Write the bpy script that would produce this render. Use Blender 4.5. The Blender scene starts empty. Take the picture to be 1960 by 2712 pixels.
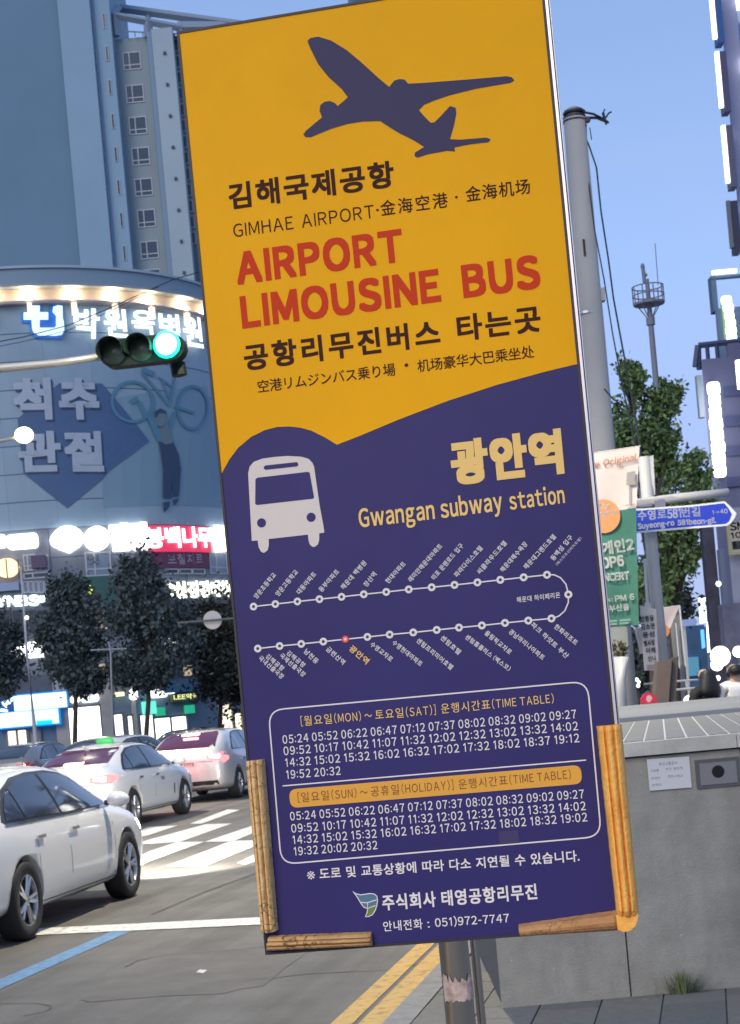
import bpy, bmesh, math, random
import numpy as np
from mathutils import Vector, Matrix
from mathutils.bvhtree import BVHTree
from mathutils.geometry import tessellate_polygon
random.seed(7)
sc = bpy.context.scene
COL = sc.collection
R = math.radians

# ------------------------------------------------------------------ camera
F, CX, CY, H = 4400.0, 980.0, 1869.0, 1.70      # focal length and horizon point in photo pixels, eye height over the road
ROLL = R(5.1)
CS, SN = math.cos(ROLL), math.sin(ROLL)
cam = bpy.data.cameras.new('camera')
cam.lens = F / 2712 * 36.0
cam.sensor_width = 36.0
cam.sensor_fit = 'AUTO'
cam.shift_y = (CY - 1356.0) / 2712.0
cam.clip_start = 0.05
cam.clip_end = 4000
cam.dof.use_dof = True
cam.dof.focus_distance = 2.72
cam.dof.aperture_fstop = 27
camo = bpy.data.objects.new('camera', cam)
COL.objects.link(camo)
camo.matrix_world = Matrix(((CS, SN, 0, 0), (0, 0, -1, 0), (-SN, CS, 0, H), (0, 0, 0, 1)))
sc.camera = camo

# ------------------------------------------------------------------ sky, dusk light, exposure
w = bpy.data.worlds.new('World')
sc.world = w
w.use_nodes = True
nt = w.node_tree
nt.nodes.clear()
wo = nt.nodes.new('ShaderNodeOutputWorld')
bg = nt.nodes.new('ShaderNodeBackground')
sky = nt.nodes.new('ShaderNodeTexSky')
sky.sky_type = 'NISHITA'
sky.sun_disc = False
sky.sun_elevation = R(3)
sky.sun_rotation = R(215)
sky.ozone_density = 3
tc = nt.nodes.new('ShaderNodeTexCoord')
sep = nt.nodes.new('ShaderNodeSeparateXYZ')
nt.links.new(tc.outputs['Generated'], sep.inputs[0])
rmp = nt.nodes.new('ShaderNodeValToRGB')
cr = rmp.color_ramp
cr.elements[0].position = 0.0
cr.elements[0].color = (0.46, 0.53, 0.83, 1)
cr.elements[1].position = 1.0
cr.elements[1].color = (0.16, 0.27, 0.52, 1)
for p_, c_ in ((0.09, (0.42, 0.52, 0.88, 1)), (0.22, (0.36, 0.53, 0.93, 1)), (0.36, (0.27, 0.42, 0.76, 1)), (0.6, (0.20, 0.33, 0.62, 1))):
    e_ = cr.elements.new(p_)
    e_.color = c_
nt.links.new(sep.outputs[2], rmp.inputs[0])
ns = nt.nodes.new('ShaderNodeTexNoise')
ns.inputs['Scale'].default_value = 2.2
ns.inputs['Detail'].default_value = 4
mpn = nt.nodes.new('ShaderNodeMapping')
mpn.inputs['Scale'].default_value = (1, 1, 4)
nt.links.new(tc.outputs['Generated'], mpn.inputs[0])
nt.links.new(mpn.outputs[0], ns.inputs[0])
cl = nt.nodes.new('ShaderNodeMapRange')
cl.inputs[1].default_value = 0.5
cl.inputs[2].default_value = 0.75
cl.inputs[3].default_value = 0.0
cl.inputs[4].default_value = 0.35
nt.links.new(ns.outputs[0], cl.inputs[0])
mxc = nt.nodes.new('ShaderNodeMixRGB')
mxc.inputs[2].default_value = (0.40, 0.50, 0.78, 1)
nt.links.new(cl.outputs[0], mxc.inputs[0])
nt.links.new(rmp.outputs[0], mxc.inputs[1])
sk = nt.nodes.new('ShaderNodeMixRGB')
sk.blend_type = 'MULTIPLY'
sk.inputs[0].default_value = 1
sk.inputs[2].default_value = (0.10, 0.10, 0.10, 1)
nt.links.new(sky.outputs[0], sk.inputs[1])
mx = nt.nodes.new('ShaderNodeMixRGB')
mx.inputs[0].default_value = 0.88
nt.links.new(sk.outputs[0], mx.inputs[1])
nt.links.new(mxc.outputs[0], mx.inputs[2])
nt.links.new(mx.outputs[0], bg.inputs[0])
bg.inputs[1].default_value = 1.0
nt.links.new(bg.outputs[0], wo.inputs[0])

sl = bpy.data.lights.new('sun', 'SUN')
sl.energy = 1.1
sl.angle = R(35)
sl.color = (1, 0.90, 0.80)
so = bpy.data.objects.new('sun', sl)
so.rotation_euler = (R(58), 0, R(-25))
COL.objects.link(so)

sc.view_settings.view_transform = 'Standard'
sc.view_settings.look = 'None'
sc.view_settings.gamma = 1
sc.view_settings.exposure = 0.3
sc.cycles.use_denoising = True
sc.cycles.max_bounces = 5
sc.cycles.sample_clamp_indirect = 4

# ------------------------------------------------------------------ pixel geometry helpers
def uv(px, py):
    dx, dy = px - CX, py - CY
    return CS * dx - SN * dy, SN * dx + CS * dy     # right, down from the horizon point
def P(px, py, d):
    u, v = uv(px, py)
    return Vector((u / F * d, d, H - v / F * d))
def G(px, py, z=0.0):
    u, v = uv(px, py)
    d = (H - z) * F / v
    return Vector((u / F * d, d, z))

class Plane:
    def __init__(s, p0, e, up=Vector((0, 0, 1))):
        s.p0, s.e, s.up = Vector(p0), Vector(e).normalized(), Vector(up).normalized()
        s.n = s.e.cross(s.up).normalized()          # e = right as seen from the front -> n towards the viewer
    def px(s, px, py):
        u, v = uv(px, py)
        d = Vector((u / F, 1, -v / F)); o = Vector((0, 0, H))
        k = (s.p0 - o).dot(s.n) / d.dot(s.n)
        q = o + d * k - s.p0
        return (q.dot(s.e), q.dot(s.up))
    def at(s, a, b, o=0.0):
        return s.p0 + s.e * a + s.up * b + s.n * o
class Cyl:
    def __init__(s, cx, cy, r):
        s.cx, s.cy, s.r = cx, cy, r
    def px(s, px, py):
        u, v = uv(px, py)
        dx, dy = u / F, 1.0
        a = dx * dx + dy * dy; b = -2 * (dx * s.cx + dy * s.cy); c = s.cx ** 2 + s.cy ** 2 - s.r ** 2
        disc = max(b * b - 4 * a * c, 0)
        k = (-b - math.sqrt(disc)) / (2 * a)
        X, Y = dx * k, dy * k
        return (s.r * math.atan2(X - s.cx, -(Y - s.cy)), H - v / F * k)
    def at(s, a, b, o=0.0):
        t = a / s.r
        return Vector((s.cx + (s.r + o) * math.sin(t), s.cy - (s.r + o) * math.cos(t), b))
def facing(d, yaw=0.0, x=0.0):
    """vertical plane at distance d through X=x, turned so that its right end comes nearer by yaw degrees"""
    return Plane((x, d, 0), (math.cos(R(yaw)), -math.sin(R(yaw)), 0))
def rect(sf, x0, y0, x1, y1):
    xm, ym = (x0 + x1) / 2, (y0 + y1) / 2
    return sf.px(x0, ym)[0], sf.px(x1, ym)[0], sf.px(xm, y1)[1], sf.px(xm, y0)[1]

# ------------------------------------------------------------------ materials
MATS = {}
def mat(name, col, rough=0.6, metal=0.0, emit=None, es=0.0, bump=0.0, bscale=20.0, speck=0.0, var=0.0, vscale=5.0, coat=0.0, spec=0.5, alpha=1.0, island=0.0, col2=None):
    if name in MATS: return MATS[name]
    m = bpy.data.materials.new(name); m.use_nodes = True
    n = m.node_tree; b = n.nodes['Principled BSDF']
    b.inputs['Base Color'].default_value = (*col, 1)
    b.inputs['Roughness'].default_value = rough
    b.inputs['Metallic'].default_value = metal
    b.inputs['Specular IOR Level'].default_value = spec
    if coat: b.inputs['Coat Weight'].default_value = coat; b.inputs['Coat Roughness'].default_value = 0.06
    if emit is not None:
        b.inputs['Emission Color'].default_value = (*emit, 1); b.inputs['Emission Strength'].default_value = es
    tcn = n.nodes.new('ShaderNodeTexCoord')
    if var:
        t = n.nodes.new('ShaderNodeTexNoise'); t.inputs['Scale'].default_value = vscale; t.inputs['Detail'].default_value = 6; t.inputs['Roughness'].default_value = 0.65
        n.links.new(tcn.outputs['Object'], t.inputs[0])
        r_ = n.nodes.new('ShaderNodeMapRange'); r_.inputs[1].default_value = 0.3; r_.inputs[2].default_value = 0.7
        n.links.new(t.outputs[0], r_.inputs[0])
        mi = n.nodes.new('ShaderNodeMixRGB')
        c2 = col2 if col2 else tuple(min(1, c * (1 + var)) for c in col)
        mi.inputs[1].default_value = (*[c * (1 - var) for c in col], 1); mi.inputs[2].default_value = (*c2, 1)
        n.links.new(r_.outputs[0], mi.inputs[0]); n.links.new(mi.outputs[0], b.inputs['Base Color'])
    if speck:
        t = n.nodes.new('ShaderNodeTexNoise'); t.inputs['Scale'].default_value = 45; t.inputs['Detail'].default_value = 2; n.links.new(tcn.outputs['Object'], t.inputs[0])
        r_ = n.nodes.new('ShaderNodeMapRange'); r_.inputs[1].default_value = 0.70; r_.inputs[2].default_value = 0.74; r_.inputs[4].default_value = speck; n.links.new(t.outputs[0], r_.inputs[0])
        m2 = n.nodes.new('ShaderNodeMixRGB'); m2.inputs[2].default_value = (0.6, 0.6, 0.57, 1); n.links.new(mi.outputs[0], m2.inputs[1]); n.links.new(r_.outputs[0], m2.inputs[0])
        t2 = n.nodes.new('ShaderNodeTexNoise'); t2.inputs['Scale'].default_value = 30; t2.inputs['Detail'].default_value = 3; t2.noise_dimensions = '4D'; t2.inputs['W'].default_value = 7; n.links.new(tcn.outputs['Object'], t2.inputs[0])
        r2 = n.nodes.new('ShaderNodeMapRange'); r2.inputs[1].default_value = 0.70; r2.inputs[2].default_value = 0.76; r2.inputs[4].default_value = speck; n.links.new(t2.outputs[0], r2.inputs[0])
        m3 = n.nodes.new('ShaderNodeMixRGB'); m3.inputs[2].default_value = (0.05, 0.05, 0.05, 1); n.links.new(m2.outputs[0], m3.inputs[1]); n.links.new(r2.outputs[0], m3.inputs[0])
        n.links.new(m3.outputs[0], b.inputs['Base Color'])
    if island:
        g = n.nodes.new('ShaderNodeNewGeometry'); mi = n.nodes.new('ShaderNodeMixRGB')
        mi.inputs[1].default_value = (*[c * (1 - island) for c in col], 1); mi.inputs[2].default_value = (*(col2 or [c * (1 + island) for c in col]), 1)
        n.links.new(g.outputs['Random Per Island'], mi.inputs[0]); n.links.new(mi.outputs[0], b.inputs['Base Color'])
    if bump:
        t = n.nodes.new('ShaderNodeTexNoise'); t.inputs['Scale'].default_value = bscale; t.inputs['Detail'].default_value = 4
        n.links.new(tcn.outputs['Object'], t.inputs[0])
        bp = n.nodes.new('ShaderNodeBump'); bp.inputs['Strength'].default_value = bump; bp.inputs['Distance'].default_value = 0.01
        n.links.new(t.outputs[0], bp.inputs['Height']); n.links.new(bp.outputs[0], b.inputs['Normal'])
    if alpha < 1: b.inputs['Alpha'].default_value = alpha
    MATS[name] = m
    return m
def streak(m, scale, amount, rz=0.0, lo=0.42, hi=0.68, dark=0.6):
    """long stains or wear running along one direction, mixed into the colour"""
    n = m.node_tree; b = n.nodes['Principled BSDF']; src = b.inputs['Base Color'].links[0].from_socket
    t = n.nodes.new('ShaderNodeTexCoord'); mp = n.nodes.new('ShaderNodeMapping'); mp.inputs['Scale'].default_value = scale; mp.vector_type = 'TEXTURE' if False else 'POINT'
    rt = n.nodes.new('ShaderNodeMapping'); rt.inputs['Rotation'].default_value = (0, 0, rz)
    nz = n.nodes.new('ShaderNodeTexNoise'); nz.inputs['Scale'].default_value = 1.0; nz.inputs['Detail'].default_value = 5; nz.inputs['Roughness'].default_value = 0.6
    n.links.new(t.outputs['Object'], rt.inputs[0]); n.links.new(rt.outputs[0], mp.inputs[0]); n.links.new(mp.outputs[0], nz.inputs[0])
    r = n.nodes.new('ShaderNodeMapRange'); r.inputs[1].default_value = lo; r.inputs[2].default_value = hi; r.inputs[4].default_value = amount; n.links.new(nz.outputs[0], r.inputs[0])
    mi = n.nodes.new('ShaderNodeMixRGB'); mi.blend_type = 'MULTIPLY'; mi.inputs[2].default_value = (dark, dark, dark * 0.95, 1)
    n.links.new(r.outputs[0], mi.inputs[0]); n.links.new(src, mi.inputs[1]); n.links.new(mi.outputs[0], b.inputs['Base Color'])
def glow(name, col, s):
    return mat(name, tuple(0.5 * c for c in col), 0.5, emit=col, es=s)

# ------------------------------------------------------------------ object helpers
WM = {}
def base(o, M):
    o.matrix_basis = M; WM[o.name] = M.copy()
def thing(name, label=None, cat=None, loc=(0, 0, 0), rz=0.0, group=None, kind=None, M=None):
    o = bpy.data.objects.new(name, None); COL.objects.link(o)
    o.empty_display_size = 0.2
    base(o, M if M is not None else Matrix.Translation(Vector(loc)) @ Matrix.Rotation(rz, 4, 'Z'))
    return tag(o, label, cat, group, kind)
def tag(o, label=None, cat=None, group=None, kind=None):
    if label: o['label'] = label
    if cat: o['category'] = cat
    if group: o['group'] = group
    if kind: o['kind'] = kind
    return o
def part(name, verts, faces, m, parent=None, label=None, smooth=False, local=False, loc=None, kind=None):
    """one mesh object; verts are world coordinates unless local=True"""
    me = bpy.data.meshes.new(name)
    if parent is not None and not local:
        inv = wm(parent).inverted()
        verts = [inv @ Vector(v) for v in verts]
    off = Vector((0, 0, 0))
    if parent is None and not local:
        a = [Vector(v) for v in verts]
        off = Vector((sum(v.x for v in a) / len(a), sum(v.y for v in a) / len(a), min(v.z for v in a))) if loc is None else Vector(loc)
        verts = [v - off for v in a]
    me.from_pydata([tuple(v) for v in verts], [], [tuple(f) for f in faces])
    ms = m if isinstance(m, (list, tuple)) else [m]
    for x in ms: me.materials.append(x)
    if smooth: me.polygons.foreach_set('use_smooth', [True] * len(me.polygons))
    me.update()
    o = bpy.data.objects.new(name, me); COL.objects.link(o)
    if parent is not None: o.parent = parent
    o.location = off
    WM[o.name] = (wm(parent) if parent is not None else Matrix()) @ Matrix.Translation(off)
    if label: o['label'] = label
    if kind: o['kind'] = kind
    return o
def wm(o): return WM[o.name]
def copy_tree(o, M=None, parent=None, **t):
    c = o.copy(); COL.objects.link(c)
    if parent is not None: c.parent = parent
    if M is not None: c.matrix_basis = M
    WM[c.name] = (wm(parent) if parent is not None else Matrix()) @ c.matrix_basis
    tag(c, **t)
    for ch in list(o.children): copy_tree(ch, None, c)
    return c

class MB:
    """collects primitives into one mesh"""
    def __init__(s): s.v, s.f = [], []
    def add(s, v, f):
        k = len(s.v); s.v += [Vector(x) for x in v]; s.f += [tuple(i + k for i in q) for q in f]; return s
    def box(s, c, d, M=None):
        x, y, z = d[0] / 2, d[1] / 2, d[2] / 2
        v = [Vector((a * x, b * y, e * z)) for a in (-1, 1) for b in (-1, 1) for e in (-1, 1)]
        if M is not None: v = [M @ q for q in v]
        v = [q + Vector(c) for q in v]
        return s.add(v, [(0, 1, 3, 2), (4, 6, 7, 5), (0, 4, 5, 1), (2, 3, 7, 6), (0, 2, 6, 4), (1, 5, 7, 3)])
    def tube(s, pts, rad, n=10, cap=True):
        pts = [Vector(p) for p in pts]
        rs = rad if isinstance(rad, (list, tuple)) else [rad] * len(pts)
        vs, fs = [], []
        for i, p in enumerate(pts):
            t = (pts[min(i + 1, len(pts) - 1)] - pts[max(i - 1, 0)]).normalized()
            a = t.cross(Vector((0, 0, 1)))
            if a.length < 1e-3: a = t.cross(Vector((0, 1, 0)))
            a.normalize(); b = t.cross(a)
            for k in range(n):
                th = 2 * math.pi * k / n
                vs.append(p + (a * math.cos(th) + b * math.sin(th)) * rs[i])
        for i in range(len(pts) - 1):
            for k in range(n):
                fs.append((i * n + k, i * n + (k + 1) % n, (i + 1) * n + (k + 1) % n, (i + 1) * n + k))
        if cap:
            fs.append(tuple(range(n))[::-1]); fs.append(tuple((len(pts) - 1) * n + k for k in range(n)))
        return s.add(vs, fs)
    def ball(s, c, r, n=12, m=8, M=None):
        r = Vector(r) if not isinstance(r, (int, float)) else Vector((r, r, r))
        vs, fs = [], []
        for j in range(m + 1):
            ph = math.pi * j / m
            for k in range(n):
                th = 2 * math.pi * k / n
                q = Vector((r.x * math.sin(ph) * math.cos(th), r.y * math.sin(ph) * math.sin(th), r.z * math.cos(ph)))
                vs.append((M @ q if M is not None else q) + Vector(c))
        for j in range(m):
            for k in range(n):
                fs.append((j * n + k, (j + 1) * n + k, (j + 1) * n + (k + 1) % n, j * n + (k + 1) % n))
        return s.add(vs, fs)
    def build(s, name, m, parent=None, **k): return part(name, s.v, s.f, m, parent, **k)

def slab(sf, s0, s1, t0, t1, o0, o1, n=1):
    """box lying on a surface: from offset o0 (back) to o1 (front)"""
    vs, fs = [], []
    for i in range(n + 1):
        a = s0 + (s1 - s0) * i / n
        vs += [sf.at(a, t0, o0), sf.at(a, t1, o0), sf.at(a, t0, o1), sf.at(a, t1, o1)]
    for i in range(n):
        k = i * 4; j = k + 4
        fs += [(k + 2, j + 2, j + 3, k + 3), (k, k + 1, j + 1, j), (k + 1, k + 3, j + 3, j + 1), (k, j, j + 2, k + 2)]
    fs += [(0, 2, 3, 1), (n * 4, n * 4 + 1, n * 4 + 3, n * 4 + 2)]
    return vs, fs
def slab_px(sf, x0, y0, x1, y1, o0, o1, n=1):
    return slab(sf, *rect(sf, x0, y0, x1, y1), o0, o1, n)
def sheet(sf, pts, o, sub=0, ispx=True, thick=0.0):
    """flat printed shape on a surface"""
    st = [sf.px(*p) for p in pts] if ispx else pts
    tr = tessellate_polygon([[Vector((a, b, 0)) for a, b in st]])
    tris = [tuple(t) for t in tr]
    ar = sum((st[t[1]][0] - st[t[0]][0]) * (st[t[2]][1] - st[t[0]][1]) - (st[t[2]][0] - st[t[0]][0]) * (st[t[1]][1] - st[t[0]][1]) for t in tris)
    if ar < 0: tris = [t[::-1] for t in tris]
    if sub:
        b = bmesh.new(); vv = [b.verts.new((a, c, 0)) for a, c in st]
        for t in tris:
            try: b.faces.new([vv[i] for i in t])
            except ValueError: pass
        for _ in range(sub): bmesh.ops.subdivide_edges(b, edges=b.edges[:], cuts=1, use_grid_fill=True)
        b.verts.index_update()
        st = [(v.co.x, v.co.y) for v in b.verts]; tris = [tuple(v.index for v in f.verts) for f in b.faces]; b.free()
    vs = [sf.at(a, b_, o) for a, b_ in st]
    if thick: return thicken(st, tris, sf, o, thick)
    return vs, tris
def thicken(st, faces, sf, o, th):
    n = len(st); ed = {}
    for f in faces:
        for i in range(len(f)):
            e = (f[i], f[(i + 1) % len(f)])
            ed[e] = 1
    vs = [sf.at(a, b, o + th) for a, b in st] + [sf.at(a, b, o) for a, b in st]
    fs = list(faces)
    for (a, b) in ed:
        if (b, a) not in ed: fs.append((a, a + n, b + n, b))
    return vs, fs

# ------------------------------------------------------------------ lettering
GL = {}
FIRST = []
RAW = {}
def _rawglyph(ch):
    c = bpy.data.curves.new('g', 'FONT'); c.body = ch; c.size = 1; c.resolution_u = 4
    o = bpy.data.objects.new('g', c); COL.objects.link(o)
    dg = bpy.context.evaluated_depsgraph_get()
    m = bpy.data.meshes.new_from_object(o.evaluated_get(dg))
    vs = [(v.co.x, v.co.y) for v in m.vertices]; fs = [tuple(p.vertices) for p in m.polygons]
    bpy.data.objects.remove(o); bpy.data.curves.remove(c); bpy.data.meshes.remove(m)
    return vs, fs
def glyph(ch):
    if ch in GL: return GL[ch]
    if not FIRST: return GL.setdefault(ch, _build_glyph(ch))
def _build_glyph(ch):
    o = ord(ch)
    if ch in 'I|':
        vs, fs = [(0, 0), (0.085, 0), (0.085, 0.74), (0, 0.74)], [(0, 1, 2, 3)]; ad = 0.085
    elif ch == '1':
        vs, fs = [(0.2, 0), (0.285, 0), (0.285, 0.74), (0.2, 0.74), (0.05, 0.62), (0.05, 0.54), (0.2, 0.6)], [(0, 1, 2, 3), (3, 4, 5, 6)]; ad = 0.36
    elif ch in ':.':
        q = [(0, 0), (0.1, 0), (0.1, 0.1), (0, 0.1)]
        vs, fs = list(q), [(0, 1, 2, 3)]
        if ch == ':': vs += [(a, b + 0.4) for a, b in q]; fs += [(4, 5, 6, 7)]; vs = [(a, b + 0.06) for a, b in vs]
        ad = 0.1
    elif ch == '-':
        vs, fs, ad = [(0, 0.28), (0.3, 0.28), (0.3, 0.36), (0, 0.36)], [(0, 1, 2, 3)], 0.3
    elif ch == ' ':
        vs, fs, ad = [], [], 0.24
    else:
        c2 = chr(o + 0xFEE0) if 0x21 <= o <= 0x7E else ch
        vs, fs = RAW[c2] if c2 in RAW else _rawglyph(c2)
        if c2 != ch:
            mn = min(a for a, b in vs); vs = [(a - mn, b) for a, b in vs]; ad = max(a for a, b in vs)
        else: ad = None
    return (vs, fs, ad)
def layout(txt, gap=0.09, cell=None, narrow=1.0, space=None):
    vs, fs, x = [], [], 0.0
    cell = cell or 0.98
    for ch in txt:
        v, f, ad = glyph(ch)
        if ad is None:
            w_, xo = cell, 0.0
        else:
            w_, xo = ad * narrow + gap, gap / 2
            if ch == ' ' and space: w_ = space
        k = len(vs)
        vs += [(x + xo + a * (narrow if ad is not None else 1), b) for a, b in v]
        fs += [tuple(i + k for i in q) for q in f]
        x += w_
    return vs, fs
def letters(txt, sf, a, b, h, o, m, parent, bold=0.0, gap=0.09, narrow=1.0, thick=0.0, name='lettering', ispx=True, cell=None, space=None, shear=0.0, label=None, nb=8, lift=0.0):
    """text whose box runs from point a (bottom left) to b (bottom right), h photo pixels (or surface units) high"""
    vs, fs = layout(txt, gap, cell, narrow, space)
    if not vs: return None
    if ispx:
        A, B = Vector(sf.px(*a)), Vector(sf.px(*b))
        dx, dy = b[0] - a[0], b[1] - a[1]; L = math.hypot(dx, dy)
        C = Vector(sf.px(a[0] + dy / L * h, a[1] - dx / L * h)); hh = (C - A).length
    else: A, B, hh = Vector(a), Vector(b), h
    E = (B - A); W = E.length; E.normalize(); U = Vector((-E.y, E.x))
    x0, x1 = min(v[0] for v in vs), max(v[0] for v in vs); y0, y1 = min(v[1] for v in vs), max(v[1] for v in vs)
    sx, sy = W / max(x1 - x0, 1e-6), hh / (y1 - y0)
    pts = []
    for v in vs:
        q = A + E * ((v[0] - x0) * sx + shear * (v[1] - y0) * sy) + U * ((v[1] - y0) * sy)
        pts.append((q.x, q.y))
    offs = [(0, 0)] + ([(bold * .88 * x_, bold * .88 * y_) for x_ in (-1, 0, 1) for y_ in (-1, 0, 1) if x_ or y_] if bold else [])
    V, Fc = [], []
    for k, (ox, oy) in enumerate(offs):
        st = [(p + ox * hh, q + oy * hh) for p, q in pts]
        oo = o + k * lift
        vv, ff = thicken(st, fs, sf, oo, thick) if thick else ([sf.at(p, q, oo) for p, q in st], fs)
        n = len(V); V += vv; Fc += [tuple(i + n for i in q) for q in ff]
    return part(name, V, Fc, m, parent, label=label)
def rrect(x0, y0, x1, y1, r, n=6):
    pts = []
    for cx_, cy_, a0 in ((x1 - r, y1 - r, 0), (x0 + r, y1 - r, 90), (x0 + r, y0 + r, 180), (x1 - r, y0 + r, 270)):
        for k in range(n + 1):
            t = R(a0 + 90 * k / n); pts.append((cx_ + r * math.cos(t), cy_ + r * math.sin(t)))
    return pts
def ring_line(sf, st, wdt, o, m, parent, name='line', closed=False):
    n = len(st); V, Fc = [], []
    for i, p in enumerate(st):
        if closed: a, b = st[i - 1], st[(i + 1) % n]
        else: a, b = st[max(i - 1, 0)], st[min(i + 1, n - 1)]
        t = Vector((b[0] - a[0], b[1] - a[1])).normalized(); q = Vector((-t.y, t.x)) * wdt / 2
        V += [sf.at(p[0] + q.x, p[1] + q.y, o), sf.at(p[0] - q.x, p[1] - q.y, o)]
    for i in range(n if closed else n - 1):
        j = (i + 1) % n; Fc.append((i * 2 + 1, j * 2 + 1, j * 2, i * 2))
    return part(name, V, Fc, m, parent)
def disc(sf, c, r, o, m, parent, name='dot', n=16, r2=None):
    c = sf.px(*c)
    V = [sf.at(c[0] + r * math.cos(2 * math.pi * k / n), c[1] + r * math.sin(2 * math.pi * k / n), o) for k in range(n)]
    if r2 is None: return part(name, V, [tuple(range(n))], m, parent)
    V += [sf.at(c[0] + r2 * math.cos(2 * math.pi * k / n), c[1] + r2 * math.sin(2 * math.pi * k / n), o) for k in range(n)]
    return part(name, V, [(k, (k + 1) % n, n + (k + 1) % n, n + k) for k in range(n)], m, parent)

# all letters are read at once here, one per line of a single text, and split by line
_all = [chr(ord(c) + 0xFEE0) if 0x21 <= ord(c) <= 0x7E else c for c in '·※→りジスバムリン乗乘华场坐場处大巴机海港空豪金간강게경고곳공관광교구국그금길김나남내네는니다대도동될드등따라락랑래랜러련로료리림마매무문물미민및박백버번벡별병보봉부비사산상선설섬성센소수스습시식신실씨아안약얏양어업에역연영온올요욕용우욱운웅원월웨은의이인일임입잇있장전절제조주지진차처척천철초추출치코크클타태탠텀텔토통트틴파페포표프플픽하학한항해행현호홀홈화황회휴ABCDEFGHLMNOPRSTUWYabceghilnorstuwy023456789()[]~#']
_vs, _fs = _rawglyph('\n\n\n'.join(_all))
_vi = [int(round((0.35 - v[1]) / 3.0)) for v in _vs]
_loc = {}
for _i, _v in enumerate(_vs):
    _q = RAW.setdefault(_all[min(max(_vi[_i], 0), len(_all) - 1)], ([], []))
    _loc[_i] = len(_q[0]); _q[0].append((_v[0], _v[1] + 3.0 * _vi[_i]))
for _f in _fs: RAW[_all[_vi[_f[0]]]][1].append(tuple(_loc[k] for k in _f))
# ------------------------------------------------------------------ ground
RD = Vector((903.0 / F, 1, 0)).normalized()          # direction of the road, away from the camera
RP = Vector((RD.y, -RD.x, 0))                        # to the right, across it
def rline(px, py, z=0.0): return G(px, py, z).dot(RP)  # offset of a road-parallel line through a ground pixel
def rq(a, along, z): return RP * a + RD * along + Vector((0, 0, z))
asphalt = mat('asphalt', (0.135, 0.128, 0.116), 0.75, bump=0.5, bscale=55, var=0.25, vscale=1.3, speck=.35)
paint_white = mat('road_paint_white', (0.72, 0.71, 0.67), 0.6, var=0.12, vscale=9)
paint_blue = mat('road_paint_blue', (0.13, 0.26, 0.42), 0.6, var=0.15, vscale=9)
paint_yellow = mat('road_paint_yellow', (0.62, 0.36, 0.06), 0.6, var=0.12, vscale=9)
streak(asphalt, (2.6, .12, 1), .75, rz=math.atan2(RD.x, RD.y), lo=.45, hi=.62, dark=.62)
streak(paint_white, (14, 14, 1), .8, lo=.52, hi=.60, dark=.5)
streak(paint_yellow, (14, 14, 1), .7, lo=.54, hi=.60, dark=.45)
streak(paint_blue, (14, 14, 1), .7, lo=.54, hi=.60, dark=.5)
conc = mat('kerb_granite', (0.30, 0.29, 0.27), 0.8, bump=0.3, bscale=60, var=0.2, vscale=14)
K = rline(1115, 2672)                                # kerb line offset
road = part('road', [rq(-400, -60, 0), rq(K + 0.02, -60, 0), rq(K + 0.02, 2500, 0), rq(-400, 2500, 0)], [(0, 1, 2, 3)], asphalt, loc=(0, 0, 0)); road['kind'] = 'structure'
gr = part('ground', [(-3000, -200, -0.02), (3000, -200, -0.02), (3000, 3500, -0.02), (-3000, 3500, -0.02)], [(0, 1, 2, 3)], mat('far_ground', (0.12, 0.12, 0.12), 0.9), loc=(0, 0, 0)); gr['kind'] = 'structure'
def strip(name, a0, a1, l0, l1, m, n=1):
    V, Fc = [], []
    for i in range(n + 1):
        l = l0 + (l1 - l0) * i / n; V += [rq(a0, l, 0.004), rq(a1, l, 0.004)]
    for i in range(n): Fc.append((i * 2, i * 2 + 1, i * 2 + 3, i * 2 + 2))
    return part(name, V, Fc, m, road)
ya = rline(1080, 2525); yb = rline(1080, 2577) - 0.02; yc = rline(1080, 2583); yd = rline(1080, 2664)
strip('yellow_line', ya, yb, -8, 70, paint_yellow); strip('yellow_line', yc, yd, -8, 70, paint_yellow)
b0, b1 = rline(0, 2595), rline(0, 2621)
e0 = G(290, 2470).dot(RD)
strip('blue_line', b0, b1, -8, e0, paint_blue)
def road_poly(name, pts, m, z=0.006):
    V = [G(x, y, z) for x, y in pts]
    return part(name, V, [tuple(range(len(V)))][::1], m, road)
def zz(pts, k=0.4637, ox=0, oy=1900): return [(ox + x * k, oy + y * k) for x, y in pts]
road_poly('stop_line', [(-200, 2490), (-200, 2474), (111, 2458), (691, 2429), (1170, 2406), (1170, 2424), (693, 2448), (97, 2476)][::-1], paint_white)
for q in ([(1085, 607), (1150, 607), (1370, 528), (1300, 525)],
          [(770, 725), (870, 722), (1030, 710), (1325, 605), (1175, 610), (850, 698)],
          [(700, 680), (760, 690), (848, 672), (1015, 617), (848, 627)],
          [(600, 890), (700, 900), (848, 825), (1165, 710), (1010, 712), (850, 765)],
          [(1170, 710), (1330, 708), (1449, 660), (1600, 600), (1600, 555), (1449, 615)],
          [(950, 850), (1170, 850), (1456, 735), (1640, 655), (1640, 640), (1456, 702), (1320, 705)],
          [(1355, 830), (1400, 842), (1640, 760), (1640, 700), (1460, 780)],
          [(1560, 848), (1760, 848), (2000, 740), (1870, 735)]):
    road_poly('crosswalk_stripe', zz(q), paint_white)
rk = random.Random(12)
seam_m = mat('tar_seam', (0.07, 0.065, 0.06), 0.7)
patch_m = mat('asphalt_patch', (0.085, 0.080, 0.072), 0.8, bump=0.5, bscale=70, var=0.2, vscale=3); patch_l = mat('asphalt_worn', (0.135, 0.126, 0.110), 0.8, bump=0.5, bscale=70, var=0.2, vscale=3)
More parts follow.
